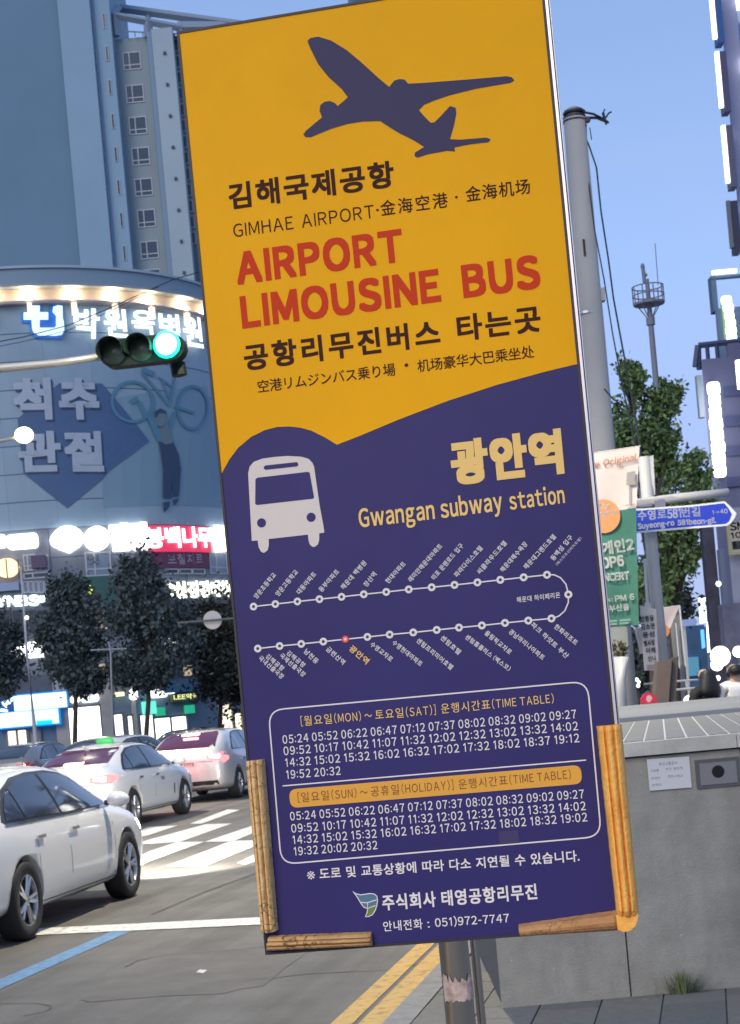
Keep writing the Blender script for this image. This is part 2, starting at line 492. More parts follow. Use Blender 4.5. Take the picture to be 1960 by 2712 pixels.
for (x_, y_, w_, l_, m_) in ((540, 2570, .6, 1.0, patch_l),):
    g0 = G(x_, y_, 0.0025); n_ = 16; ov = []
    for k in range(n_):
        a = 2 * math.pi * k / n_; j_ = rk.uniform(.9, 1.1); ca, sa = math.cos(a), math.sin(a); e_ = lambda q: math.copysign(abs(q) ** .35, q)
        ov.append(g0 + RP * (w_ * e_(ca) * j_) + RD * (l_ * e_(sa) * j_))
    part('asphalt_patch', ov, [tuple(range(n_))], m_, road)
for (x_, y_, n_) in ((60, 2690, 26), (640, 2600, 18), (330, 2560, 22)):
    q_ = G(x_, y_, 0.0035); dr = RP.lerp(RD, rk.uniform(.2, .8)).normalized(); V = []
    for k in range(n_):
        sd_ = Vector((-dr.y, dr.x, 0)) * rk.uniform(.004, .010); V += [q_ - sd_, q_ + sd_]
        dr = (dr + Vector((rk.uniform(-.6, .6), rk.uniform(-.6, .6), 0))).normalized(); q_ = q_ + dr * .09
    part('crack', V, [(k * 2, k * 2 + 1, k * 2 + 3, k * 2 + 2) for k in range(n_ - 1)], seam_m, road)
road_poly('tar_seam', zz([(860, 1124), (872, 1126), (1170, 1000), (1500, 880), (1496, 872), (1165, 993)]), seam_m, 0.003)
road_poly('painted_arrow_dash', zz([(1120, 1455), (1160, 1460), (1185, 1442), (1140, 1440)]), paint_white)
# pavement on the right
paving = mat('pavement_mortar', (0.17, 0.17, 0.165), 0.85, bump=0.2, bscale=40)
pv = part('pavement', [rq(K + 0.16, -60, 0.138), rq(300, -60, 0.138), rq(300, 600, 0.138), rq(K + 0.16, 600, 0.138)], [(0, 1, 2, 3)], paving, loc=(0, 0, 0)); pv['kind'] = 'structure'
kb = thing('kerb', loc=(0, 0, 0), kind='structure')
for i in range(60):
    l0 = -6 + i * 1.0
    q = MB(); V = []
    for l in (l0 + 0.004, l0 + 0.996):
        V += [rq(K, l, 0), rq(K, l, 0.13), rq(K + 0.015, l, 0.15), rq(K + 0.16, l, 0.15), rq(K + 0.16, l, 0)]
    q.add(V, [(0, 5, 6, 1), (1, 6, 7, 2), (2, 7, 8, 3), (3, 8, 9, 4), (0, 1, 2, 3, 4), (9, 8, 7, 6, 5)])
    q.build('kerb_stone', conc, kb)
pvs = [mat('paver_grey', (0.215, 0.205, 0.175), 0.85, bump=0.35, bscale=70, var=0.14, vscale=20), mat('paver_dark', (0.185, 0.18, 0.155), 0.85, bump=0.35, bscale=70, var=0.14, vscale=20), mat('paver_warm', (0.235, 0.215, 0.175), 0.85, bump=0.35, bscale=70, var=0.14, vscale=20)]
rp = random.Random(3)
for j in range(7):                                   # rows of slabs, along RP
    for i in range(9):
        a0 = K + 0.165 + i * 0.30; l0 = 7.15 + j * 0.30 + (0.15 if i % 2 else 0)
        if rq(a0, l0, 0).x > 2.3: continue
        e = 0.004; z = 0.150 + rp.uniform(-0.0015, 0.0015)
        V = [rq(a0 + e, l0 + e, 0.138), rq(a0 + 0.3 - e, l0 + e, 0.138), rq(a0 + 0.3 - e, l0 + 0.3 - e, 0.138), rq(a0 + e, l0 + 0.3 - e, 0.138)]
        V += [v + Vector((0, 0, z - 0.138)) for v in V]
        part('paving_slab', V, [(4, 5, 6, 7), (0, 1, 5, 4), (1, 2, 6, 5), (2, 3, 7, 6), (3, 0, 4, 7)], pvs[rp.choice((0, 0, 1, 2))], pv)

# ------------------------------------------------------------------ grey stone wall with coping
WD = 8.22
W = Plane((0, WD, 0.15), (1, 0.0, 0))
wm_stone = mat('wall_granite', (0.33, 0.315, 0.265), 0.78, bump=0.45, bscale=90, var=0.18, vscale=5, speck=.5)
streak(wm_stone, (5, 5, 0.8), .4, lo=.48, hi=.72, dark=.6)
wall = thing('stone_wall', 'grey granite slab wall with concrete coping and slatted top beside the pavement', 'wall', loc=(1.4, WD, 0.15))
xs0 = W.px(1318, 2560)[0]; top = W.px(1800, 1992)[1]
pw = W.px(1664, 2550)[0] - xs0
core = MB(); core.v, core.f = [], []
v_, f_ = slab(W, xs0 + 0.01, xs0 + 6.4, -0.05, top - 0.002, -4.3, -0.03); core.add(v_, f_); core.build('wall_core', mat('wall_core', (0.10, 0.10, 0.10), 0.9), wall)
for i in range(9):
    a = xs0 + i * pw
    for (t0_, t1_) in ((0.0, top - 0.01),):
        vv, ff = slab(W, a + 0.004, a + pw - 0.004, t0_, t1_, -0.03, 0.0 + random.uniform(0, 0.003))
        part('granite_slab', vv, ff, wm_stone, wall)
cop = mat('coping_concrete', (0.54, 0.51, 0.44), 0.8, bump=0.3, bscale=60, var=0.16, vscale=6)
ct = W.px(1800, 1956)[1]
for i in range(5):
    a = xs0 - 0.03 + i * 1.3
    vv, ff = slab(W, a + 0.002, a + 1.298, top, ct, -0.10, 0.035); part('coping_stone', vv, ff, cop, wall)
slat = mat('slat_metal', (0.20, 0.195, 0.18), 0.65, metal=0.0, bump=0.1, bscale=30, var=0.08, vscale=5)
slatj = mat('slat_joint', (0.75, 0.76, 0.75), 0.6)
topz = 0.15 + ct
vv, ff = [], []
bedm = MB(); bedm.add([(xs0 - 0.0, WD + 0.10, topz - 0.06), (xs0 + 6.4, WD + 0.10, topz - 0.06), (xs0 + 6.4, 12.6, topz - 0.06), (xs0 - 0.0, 12.6, topz - 0.06),
      (xs0 - 0.0, WD + 0.10, topz - 0.001), (xs0 + 6.4, WD + 0.10, topz - 0.001), (xs0 + 6.4, 12.6, topz - 0.001), (xs0 - 0.0, 12.6, topz - 0.001)],
      [(4, 5, 6, 7), (0, 1, 5, 4), (1, 2, 6, 5), (2, 3, 7, 6), (3, 0, 4, 7), (0, 3, 2, 1)]).build('slat_bed', slatj, wall)
xa = P(1646, 1965, WD).x
for i in range(-5, 14):
    x0_ = xa + i * 0.108
    sk_ = 0.175
    V = []
    for (yy) in (WD + 0.11, 12.55):
        dxs = (yy - WD) * sk_
        for zz_ in (topz - 0.0005, topz + 0.0025): V += [(x0_ + dxs + 0.005, yy, zz_), (x0_ + dxs + 0.103, yy, zz_)]
    part('slat', V, [(2, 3, 7, 6), (0, 1, 3, 2), (0, 2, 6, 4), (1, 5, 7, 3), (4, 6, 7, 5)], slat, wall)
# second, slightly higher roof slab behind
z2 = H - 60.0 / F * 19.0
MB().box((5.2, 15.85, z2 / 2 + 0.07), (7.2, 6.5, z2 - 0.15)).build('rear_slab', mat('rear_roof', (0.20, 0.21, 0.215), 0.7, bump=0.2, bscale=20, var=0.1, vscale=2), wall)
# steel plate lying on the rear slab
# notice plate on the wall
nb_ = thing('notice_plate', 'small white printed notice plate fixed on the grey stone wall', 'notice', loc=W.at(*W.px(1770, 2050), 0))
sp = [(1712, 2011), (1824, 2003), (1831, 2085), (1720, 2094)][::-1]
part('plate', *sheet(W, sp, 0.004, thick=0.008), mat('plate_white', (0.66, 0.66, 0.64), 0.5), nb_)
ink = mat('notice_ink', (0.10, 0.10, 0.11), 0.6)
letters('부산교통공사', W, (1745, 2028), (1793, 2024), 9, 0.0125, ink, nb_)
letters('시설물', W, (1722, 2045), (1744, 2043), 7, 0.0125, ink, nb_); letters('부산 광안역', W, (1762, 2040), (1806, 2037), 7, 0.0125, ink, nb_)
letters('관리번호', W, (1724, 2065), (1748, 2063), 7, 0.0125, ink, nb_); letters('광안사업소', W, (1768, 2060), (1808, 2057), 7, 0.0125, ink, nb_)
letters('연락처', W, (1726, 2083), (1750, 2081), 7, 0.0125, ink, nb_)
# square niche with round drain hole
nh = thing('wall_outlet', 'square recessed outlet plate with dark round hole in the stone wall', 'wall outlet', loc=W.at(*W.px(1900, 2045), 0))
vv, ff = slab_px(W, 1842, 2008, 1960, 2084, 0.003, 0.012); part('frame', vv, ff, mat('outlet_frame', (0.11, 0.11, 0.11), 0.8, bump=.3), nh)
vv, ff = slab_px(W, 1852, 2018, 1950, 2076, 0.0122, 0.016); part('cover', vv, ff, mat('outlet_cover', (0.22, 0.22, 0.22), 0.8, bump=.3), nh)
disc(W, (1900, 2043), 0.031, 0.0175, mat('hole_black', (0.01, 0.01, 0.01), 0.9), nh, 'hole', 20)
# grass tuft at the wall foot
gb = W.at(*W.px(1810, 2640), 0.02); gb.z = 0.15
V, Fc = [], []
rg = random.Random(5)
for i in range(260):
    a = rg.uniform(0, 6.28); r0 = abs(rg.gauss(0, 0.035)); L = rg.uniform(0.03, 0.14); le = rg.uniform(0.0, 0.12); ww = rg.uniform(0.0012, 0.003)
    b = gb + Vector((math.cos(a) * r0 * 1.7, -abs(math.sin(a)) * r0 * 0.6, 0)); dr = Vector((math.cos(a), -abs(math.sin(a)) * 0.4, 0)); sd = Vector((-dr.y, dr.x, 0)).normalized() * ww
    k = len(V); V += [b - sd, b + sd, b + dr * le * 0.5 + Vector((0, 0, L * 0.6)) + sd * .7, b + dr * le * 0.5 + Vector((0, 0, L * 0.6)) - sd * .7, b + dr * le + Vector((0, 0, L))]
    Fc += [(k, k + 1, k + 2, k + 3), (k + 3, k + 2, k + 4)]
g_ = part('grass_tuft', V, Fc, mat('grass', (0.12, 0.20, 0.07), 0.7, island=0.5, col2=(0.30, 0.34, 0.15)), None); tag(g_, 'small tuft of green grass growing at the foot of the stone wall', 'grass')

# ------------------------------------------------------------------ the bus stop sign
psi = math.atan(F / 26900.0)
SGE = Vector((math.cos(psi), -math.sin(psi), 0)); rho = R(0.4)
c0 = P(1070, 1300, 2.72)
e1 = (SGE * math.cos(rho) + Vector((0, 0, 1)) * math.sin(rho))
u1 = (Vector((0, 0, 1)) * math.cos(rho) - SGE * math.sin(rho))
S = Plane(c0, e1, u1)
sl_, sr_ = (S.px(474, 120)[0] + S.px(660, 1971)[0]) / 2, (S.px(1443, 4)[0] + S.px(1613, 1903)[0]) / 2
stp = (S.px(476, 90)[1] + S.px(1000, 3)[1]) / 2
sbt = (S.px(989, 2503)[1] + S.px(1375, 2473)[1]) / 2
PXS = (sr_ - sl_) / 960.0                             # metres per photo pixel on the sign
purple = mat('sign_blue', (0.025, 0.021, 0.130), 0.45, var=0.12, vscale=2.5, spec=.25, bump=.35, bscale=2.2)
yel = mat('sign_yellow', (0.87, 0.42, 0.003), 0.5, var=0.07, vscale=2.0, spec=.12, bump=.35, bscale=2.2)
prtw = mat('print_white', (0.74, 0.72, 0.72), 0.55, spec=.2)
prtn = mat('print_navy', (0.030, 0.028, 0.085), 0.5, spec=.25)
prtb = mat('print_brown', (0.050, 0.014, 0.008), 0.6, spec=.15)
prtr = mat('print_red', (0.60, 0.048, 0.010), 0.6, spec=.15)
prty = mat('print_yellow', (0.84, 0.56, 0.15), 0.45)
prto = mat('print_brown_on_yellow', (0.20, 0.07, 0.01), 0.45)
sign = thing('bus_stop_sign', 'tall yellow and dark blue airport limousine bus stop sign on steel pole', 'sign', loc=(c0.x, c0.y + 0.05, 0.15))
vv, ff = slab(S, sl_, sr_, sbt, stp, -0.05, 0.0); part('panel', vv, ff, purple, sign)
edge = mat('edge_black', (0.018, 0.015, 0.02), 0.5)
fr = MB()
for a in ((sl_ - 0.004, sl_, sbt - 0.004, stp + 0.004), (sl_, sr_, stp, stp + 0.004), (sl_, sr_, sbt - 0.004, sbt), (sr_, sr_ + 0.004, sbt - 0.004, stp + 0.004)):
    fr.add(*slab(S, *a, -0.052, 0.002))
fr.build('edge_trim', edge, sign)
alu = mat('aluminium', (0.62, 0.60, 0.63), 0.32, metal=0.75)
sgb = S.px(1650, 2070)[1]
vv, ff = slab(S, sr_ + 0.0045, sr_ + 0.0088, sgb, stp + 0.004, -0.052, 0.003); part('frame', vv, ff, alu, sign)
vv, ff = slab(S, sr_ + 0.0091, sr_ + 0.0103, sgb, stp + 0.004, -0.052, -0.004); part('frame', vv, ff, mat('frame_dark', (0.05, 0.045, 0.1), 0.4), sign)
vv, ff = slab(S, sr_ + 0.0105, sr_ + 0.0118, sgb, stp + 0.004, -0.052, -0.008); part('frame', vv, ff, alu, sign)
def z2p(pts, k=0.6467, ox=540, oy=900): return [(ox + x * k, oy + y * k) for x, y in pts]
def z1p(pts): return z2p(pts, 0.6834, 440, 0)
# yellow field
bd = z2p([(1400, 130), (1200, 185), (1000, 250), (800, 326), (640, 393), (545, 430), (500, 402), (440, 372), (395, 360), (350, 355), (300, 357), (250, 370), (195, 397), (140, 443), (105, 490)])
yp = [(sl_ + 0.0002, stp - 0.0002)] + [(sl_ + 0.0002, S.px(592, 1253)[1])] + [S.px(*p) for p in bd[::-1]] + [(sr_ - 0.0002, S.px(1530, 964)[1]), (sr_ - 0.0002, stp - 0.0002)]
part('yellow_field', *sheet(S, yp, 0.0006, ispx=False), yel, sign)
plane_pts = [(548, 160), (560, 148), (590, 143), (640, 158), (700, 195), (760, 245), (820, 300), (865, 338), (875, 325), (885, 313), (905, 307), (925, 309), (938, 325), (1000, 322), (1180, 308), (1320, 296), (1340, 300), (1350, 312), (1335, 322), (1200, 345), (1100, 370), (1040, 390), (1000, 407), (980, 428), (1005, 456), (1025, 476), (1040, 475), (1065, 450), (1100, 412), (1122, 418), (1125, 440), (1115, 490), (1100, 540), (1140, 542), (1240, 534), (1258, 540), (1250, 552), (1180, 560), (1118, 572), (1120, 588), (1090, 585), (1010, 600), (975, 612), (963, 605), (965, 592), (1000, 570), (960, 545), (900, 515), (860, 490), (830, 470), (760, 472), (700, 482), (640, 500), (560, 533), (540, 532), (532, 520), (545, 505), (605, 455), (595, 430), (598, 408), (615, 395), (635, 392), (655, 400), (665, 412), (705, 378), (680, 345), (630, 300), (590, 250), (560, 190)]
part('aeroplane_symbol', *sheet(S, z1p(plane_pts), 0.0012), prtn, sign)
# bus symbol
bus = [(182, 547), (188, 520), (205, 500), (240, 487), (290, 480), (345, 476), (400, 479), (430, 488), (446, 505), (452, 520), (462, 590), (475, 680), (490, 760), (494, 790), (473, 793), (473, 820), (468, 838), (455, 848), (445, 848), (434, 838), (429, 820), (427, 798), (266, 816), (267, 840), (262, 862), (247, 873), (235, 868), (225, 850), (221, 822), (197, 824)]
part('bus_symbol', *sheet(S, z2p(bus)[::-1], 0.0012), mat('print_cream', (0.66, 0.61, 0.55), 0.45), sign)
part('bus_window', *sheet(S, z2p([(212, 572), (220, 565), (425, 541), (434, 544), (452, 645), (448, 651), (218, 677), (211, 672)])[::-1], 0.0016), purple, sign)
part('bus_window', *sheet(S, z2p([(246, 521), (252, 515), (380, 501), (386, 505), (388, 514), (382, 519), (254, 533), (247, 529)])[::-1], 0.0016), purple, sign)
disc(S, z2p([(237, 750)])[0], 19 * .6467 * PXS, 0.0016, purple, sign, 'bus_headlight'); disc(S, z2p([(440, 727)])[0], 19 * .6467 * PXS, 0.0016, purple, sign, 'bus_headlight')
def Z1(x, y): return (440 + x * .6834, y * .6834)
def Z2(x, y): return (540 + x * .6467, 900 + y * .6467)
def Z3(x, y): return (640 + x * .6589, 1750 + y * .6589)
def Z5(x, y): return (640 + x * .5613, 1400 + y * .5613)
def L(t, a, b, h, m, bold=0.0, o=0.0012, **k): return letters(t, S, a, b, h, o, m, sign, bold=bold, lift=0.00002, **k)
L('김해국제공항', Z1(250, 812), Z1(884, 722), 66, prtb, 0.035)
L('GIMHAE AIRPORT', Z1(263, 921), Z1(808, 845), 35, prtb, 0.0, narrow=0.8, gap=0.13)
L('·', Z1(815, 820), Z1(825, 818), 6, prtb, 0.02)
L('金海空港', Z1(834, 838), Z1(1093, 803), 40, prtb, 0.008, cell=1.12)
L('·', Z1(1121, 770), Z1(1131, 768), 6, prtb, 0.02)
L('金海机场', Z1(1164, 784), Z1(1412, 750), 40, prtb, 0.008, cell=1.05)
L('AIRPORT', Z1(283, 1100), Z1(917, 1010), 80, prtr, 0.058, narrow=0.92, gap=0.17, nb=12)
L('LIMOUSINE BUS', Z1(302, 1270), Z1(1447, 1112), 80, prtr, 0.058, narrow=0.92, gap=0.17, nb=12, space=0.5)
L('공항리무진버스', Z1(310, 1436), Z1(1062, 1336), 66, prtb, 0.035, cell=1.02)
L('타는곳', Z1(1135, 1322), Z1(1452, 1282), 66, prtb, 0.035, cell=1.0)
L('空港リムジンバス乗り場', Z2(224, 218), Z2(786, 146), 33, prtb, 0.006)
L('·', Z2(823, 112), Z2(838, 110), 9, prtb, 0.02)
L('机场豪华大巴乘坐处', Z2(877, 134), Z2(1354, 73), 33, prtb, 0.006)
L('광안역', Z2(1028, 590), Z2(1468, 540), 108, prty, 0.062, nb=12)
L('Gwangan', Z2(642, 792), Z2(948, 757), 64, prty, 0.018, narrow=0.62, gap=0.1)
L('subway', Z2(977, 752), Z2(1226, 720), 66, prty, 0.018, narrow=0.62, gap=0.1)
L('station', Z2(1256, 696), Z2(1478, 668), 48, prty, 0.022, narrow=0.62, gap=0.1)
# route diagram
ptop = [(57, 368), (160, 356), (264, 344), (368, 333), (472, 322), (577, 310), (683, 299), (789, 287), (897, 277), (1005, 266), (1113, 254), (1221, 242), (1331, 230), (1441, 218)]
pbot = [(1462, 424), (1353, 434), (1243, 445), (1134, 457), (1026, 467), (921, 478), (810, 490), (699, 500), (594, 511), (490, 522), (386, 533), (282, 544), (180, 554), (77, 566)]
path = ptop + [(1475, 218), (1505, 232), (1530, 262), (1543, 311), (1541, 350), (1525, 388), (1498, 412), (1475, 421)] + pbot
ring_line(S, [S.px(*Z5(*p)) for p in path], 3.4 * PXS, 0.0010, prtw, sign, 'route_line')
dk = mat('print_black', (0.02, 0.015, 0.02), 0.5)
for i, p in enumerate(ptop + [(1542, 311)] + pbot):
    red = (p == (490, 522))
    disc(S, Z5(*p), 10.3 * PXS, 0.0013, mat('print_scarlet', (0.55, 0.02, 0.03), .45) if red else prtw, sign, 'stop_dot')
    disc(S, Z5(*p), (6.5 if red else 4.0) * PXS, 0.0016, mat('print_pink', (0.8, 0.25, 0.25), .45) if red else dk, sign, 'stop_dot')
    if red: disc(S, Z5(*p), 3.2 * PXS, 0.0018, prtw, sign, 'stop_dot')
nt_ = [('양운초등학교', (74, 334), (166, 222)), ('양운고등학교', (176, 322), (270, 208)), ('대동아파트', (276, 312), (356, 218)), ('동부아파트', (380, 302), (464, 206)), ('해운대 백병원', (484, 290), (592, 166)), ('장산역', (592, 278), (640, 218)), ('현대아파트', (694, 262), (778, 170)), ('래미안해운대아파트', (802, 254), (950, 86)), ('미포 문탠로드 입구', (912, 244), (1050, 84)), ('파라다이스호텔', (1018, 232), (1140, 96)), ('씨클라우드호텔', (1126, 218), (1254, 72)), ('해운대해수욕장', (1236, 208), (1352, 76)), ('해운대그랜드호텔', (1346, 194), (1486, 42)), ('동백섬 입구', (1474, 154), (1566, 44))]
for t, a, b in nt_: L(t, Z5(*a), Z5(*b), 14.5, prtw, 0.015)
L('(웨스틴조선비치호텔)', Z5(1490, 176), Z5(1606, 48), 8, prtw)
L('해운대 하이페리온', Z5(1300, 350), Z5(1504, 326), 15, prtw, 0.015)
nbm = [('한화리조트', (1472, 468), (1574, 552)), ('파크 하얏트 부산', (1362, 458), (1530, 614)), ('경남마리나아파트', (1258, 492), (1418, 622)), ('올림픽교차로', (1144, 498), (1262, 596)), ('센텀홈플러스 (벡스코)', (1052, 518), (1258, 674)), ('센텀호텔', (936, 520), (1022, 596)), ('센텀프리미어호텔', (822, 534), (986, 668)), ('수영현대아파트', (708, 544), (842, 652)), ('수영교차로', (604, 552), (702, 630)), ('금련산역', (396, 574), (476, 644)), ('남천동', (292, 584), (350, 640))]
for t, a, b in nbm: L(t, Z5(*a), Z5(*b), 14.5, prtw, 0.015)
L('광안역', Z5(504, 572), Z5(586, 642), 18, prty, 0.02)
for t, a, b in (('국내선출국장', (78, 616), (188, 712)), ('김해공항', (112, 608), (190, 674)), ('국제선출국장', (178, 604), (290, 702)), ('김해공항', (210, 592), (290, 658))): L(t, Z5(*a), Z5(*b), 14, prtw, 0.015)
# time table frame
A = [S.px(*Z3(*p)) for p in ((130, 195), (1370, 84), (1443, 708), (178, 815))]
def lerp(a, b, k): return (a[0] + (b[0] - a[0]) * k, a[1] + (b[1] - a[1]) * k)
fx = []
for i in range(4):
    p, a, b = Vector(A[i]), Vector(A[i - 1]), Vector(A[(i + 1) % 4]); r_ = 0.030
    q0, q1 = p + (a - p).normalized() * r_, p + (b - p).normalized() * r_
    for k in range(7):
        t = k / 6; fx.append(tuple(q0 * (1 - t) ** 2 + p * 2 * t * (1 - t) + q1 * t * t))
# corners in the photo: left edge 118..160, right edge 1385..1443
A2 = [S.px(*Z3(*p)) for p in ((108, 199), (1390, 82), (1446, 706), (160, 818))]
fx = []
for i in range(4):
    p, a, b = Vector(A2[i]), Vector(A2[i - 1]), Vector(A2[(i + 1) % 4]); r_ = 0.026
    q0, q1 = p + (a - p).normalized() * r_, p + (b - p).normalized() * r_
    for k in range(7):
        t = k / 6; fx.append(tuple(q0 * (1 - t) ** 2 + p * 2 * t * (1 - t) + q1 * t * t))
ring_line(S, fx, 3.6 * PXS, 0.0010, prtw, sign, 'table_border', closed=True)
ring_line(S, [S.px(*Z3(165, 503)), S.px(*Z3(1385, 399))], 3.2 * PXS, 0.0010, prtw, sign, 'rule_line')
hd = [S.px(*Z3(*p)) for p in ((190, 517), (1363, 418), (1370, 494), (197, 592))]
hx = []
for i in range(4):
    p, a, b = Vector(hd[i]), Vector(hd[i - 1]), Vector(hd[(i + 1) % 4]); r_ = 0.013
    q0, q1 = p + (a - p).normalized() * r_, p + (b - p).normalized() * r_
    for k in range(6):
        t = k / 5; hx.append(tuple(q0 * (1 - t) ** 2 + p * 2 * t * (1 - t) + q1 * t * t))
part('heading_band', *sheet(S, hx[::-1], 0.0010, ispx=False), mat('print_amber', (0.72, 0.36, 0.035), 0.42), sign)
def row(txt, a, b, h, m, o=0.0012, bold=0.012): L(txt, Z3(*a), Z3(*b), h, m, bold, o=o, narrow=0.8, gap=0.16, space=0.20, cell=1.0)
row('[월요일(MON) ~ 토요일(SAT)]', (240, 264), (782, 218), 28, prty, bold=0.0)
row('운행시간표(TIME TABLE)', (804, 214), (1256, 172), 28, prty, bold=0.0)
T1 = ['05:24 05:52 06:22 06:47 07:12 07:37 08:02 08:32 09:02 09:27', '09:52 10:17 10:42 11:07 11:32 12:02 12:32 13:02 13:32 14:02', '14:32 15:02 15:32 16:02 16:32 17:02 17:32 18:02 18:37 19:12', '19:52 20:32']
T2 = ['05:24 05:52 06:22 06:47 07:12 07:37 08:02 08:32 09:02 09:27', '09:52 10:17 10:42 11:07 11:32 12:02 12:32 13:02 13:32 14:02', '14:32 15:02 15:32 16:02 16:32 17:02 17:32 18:02 18:32 19:02', '19:32 20:02 20:32']
for t, a, b in zip(T1, ((167, 334), (171, 380), (178, 427), (182, 475)), ((1346, 231), (1353, 279), (1358, 327), (399, 458))): row(t, a, b, 22.5, prtw)
row('[일요일(SUN) ~ 공휴일(HOLIDAY)]', (228, 571), (853, 519), 28, prto, o=0.0016, bold=0.0)
row('운행시간표(TIME TABLE)', (874, 518), (1325, 476), 28, prto, o=0.0016, bold=0.0)
for t, a, b in zip(T2, ((197, 642), (202, 691), (208, 737), (213, 783)), ((1377, 552), (1384, 600), (1390, 645), (547, 757))): row(t, a, b, 22.5, prtw)
L('※', Z3(265, 880), Z3(297, 877), 22, prtw, 0.0)
L('도로 및 교통상황에 따라 다소 지연될 수 있습니다.', Z3(316, 878), Z3(1358, 806), 29, prtw, 0.022, cell=0.95)
L('주식회사', Z3(570, 1003), Z3(782, 987), 40, prtw, 0.03); L('태영공항리무진', Z3(808, 985), Z3(1188, 957), 40, prtw, 0.03)
L('안내전화', Z3(572, 1088), Z3(729, 1077), 27, prtw, 0.012); L(':', Z3(750, 1072), Z3(757, 1071), 15, prtw, 0.01); L('051)972-7747', Z3(780, 1073), Z3(1076, 1054), 28, prtw, 0.012, narrow=0.8, gap=0.12)
# dark square patch
vv, ff = slab_px(S, *Z3(1035, 683), *Z3(1115, 736), 0.0008, 0.0011); part('patch', vv, ff, mat('print_dark_violet', (0.035, 0.025, 0.11), 0.4), sign)
# company emblem
def ZI(x, y): return (640 + x * .2646, 1950 + y * .2646)
em = [(1115, 1550), (1150, 1575), (1190, 1586), (1240, 1580), (1290, 1572), (1330, 1578), (1355, 1600), (1362, 1640), (1355, 1690), (1340, 1740), (1310, 1785), (1275, 1802), (1240, 1808), (1258, 1760), (1262, 1722), (1225, 1710), (1195, 1670), (1160, 1610)]
part('emblem', *sheet(S, [ZI(*p) for p in em][::-1], 0.0010), mat('print_teal', (0.07, 0.17, 0.26), .45), sign)
part('emblem_patch', *sheet(S, [ZI(*p) for p in ((1262, 1722), (1345, 1692), (1335, 1740), (1310, 1780), (1275, 1798), (1244, 1802))], 0.0012), mat('print_green', (0.13, 0.21, 0.05), .45), sign)
for l_, cl_ in (([ZI(*p) for p in em], True), ([ZI(1190, 1662), ZI(1262, 1664), ZI(1352, 1636)], False), ([ZI(1262, 1664), ZI(1262, 1722), ZI(1342, 1692)], False)):
    ring_line(S, [S.px(*p) for p in l_], 2.4 * PXS, 0.0014, prtw, sign, 'emblem_line', closed=cl_)
# foam edge guards
def guard(name, c4, ridges, m, across_x, label=None, oz=0.034, crack=None):
    """c4 = top-left, top-right, bottom-right, bottom-left pixels; ridged half-round foam strip standing on the panel"""
    q = [Vector(S.px(*p)) for p in c4]
    n, ln = ridges * 6, 40
    V, Fc = [], []
    rr = random.Random(len(name) + int(c4[0][0]))
    for j in range(ln + 1):
        t = j / ln
        wob = rr.uniform(-0.0003, 0.0003)
        for i in range(n + 1):
            s_ = i / n
            if across_x: p = (q[0] * (1 - t) + q[3] * t) * (1 - s_) + (q[1] * (1 - t) + q[2] * t) * s_
            else: p = (q[0] * (1 - t) + q[1] * t) * (1 - s_) + (q[3] * (1 - t) + q[2] * t) * s_
            ph = (s_ * ridges) % 1.0
            h_ = oz * (0.55 + 0.45 * math.sin(math.pi * s_)) * (0.74 + 0.26 * abs(math.sin(math.pi * s_ * ridges)) ** 0.4)
            if i in (0, n): h_ = 0.0
            if j in (0, ln): h_ = max(h_ * 0.85, 0)
            V.append(S.at(p.x + wob * (1 if across_x else 0), p.y + wob * (0 if across_x else 1), h_ + 0.001))
    for j in range(ln):
        for i in range(n):
            k = j * (n + 1) + i; Fc.append((k, k + n + 1, k + n + 2, k + 1) if across_x else (k, k + 1, k + n + 2, k + n + 1)[::-1])
    k = len(V)
    for j in (0, ln):                                # end caps
        ids = [j * (n + 1) + i for i in range(n + 1)]
        Fc.append(tuple(ids) if j == 0 else tuple(ids[::-1]))
    o = part(name, V, Fc, m, sign, label=label, smooth=False)
    return o
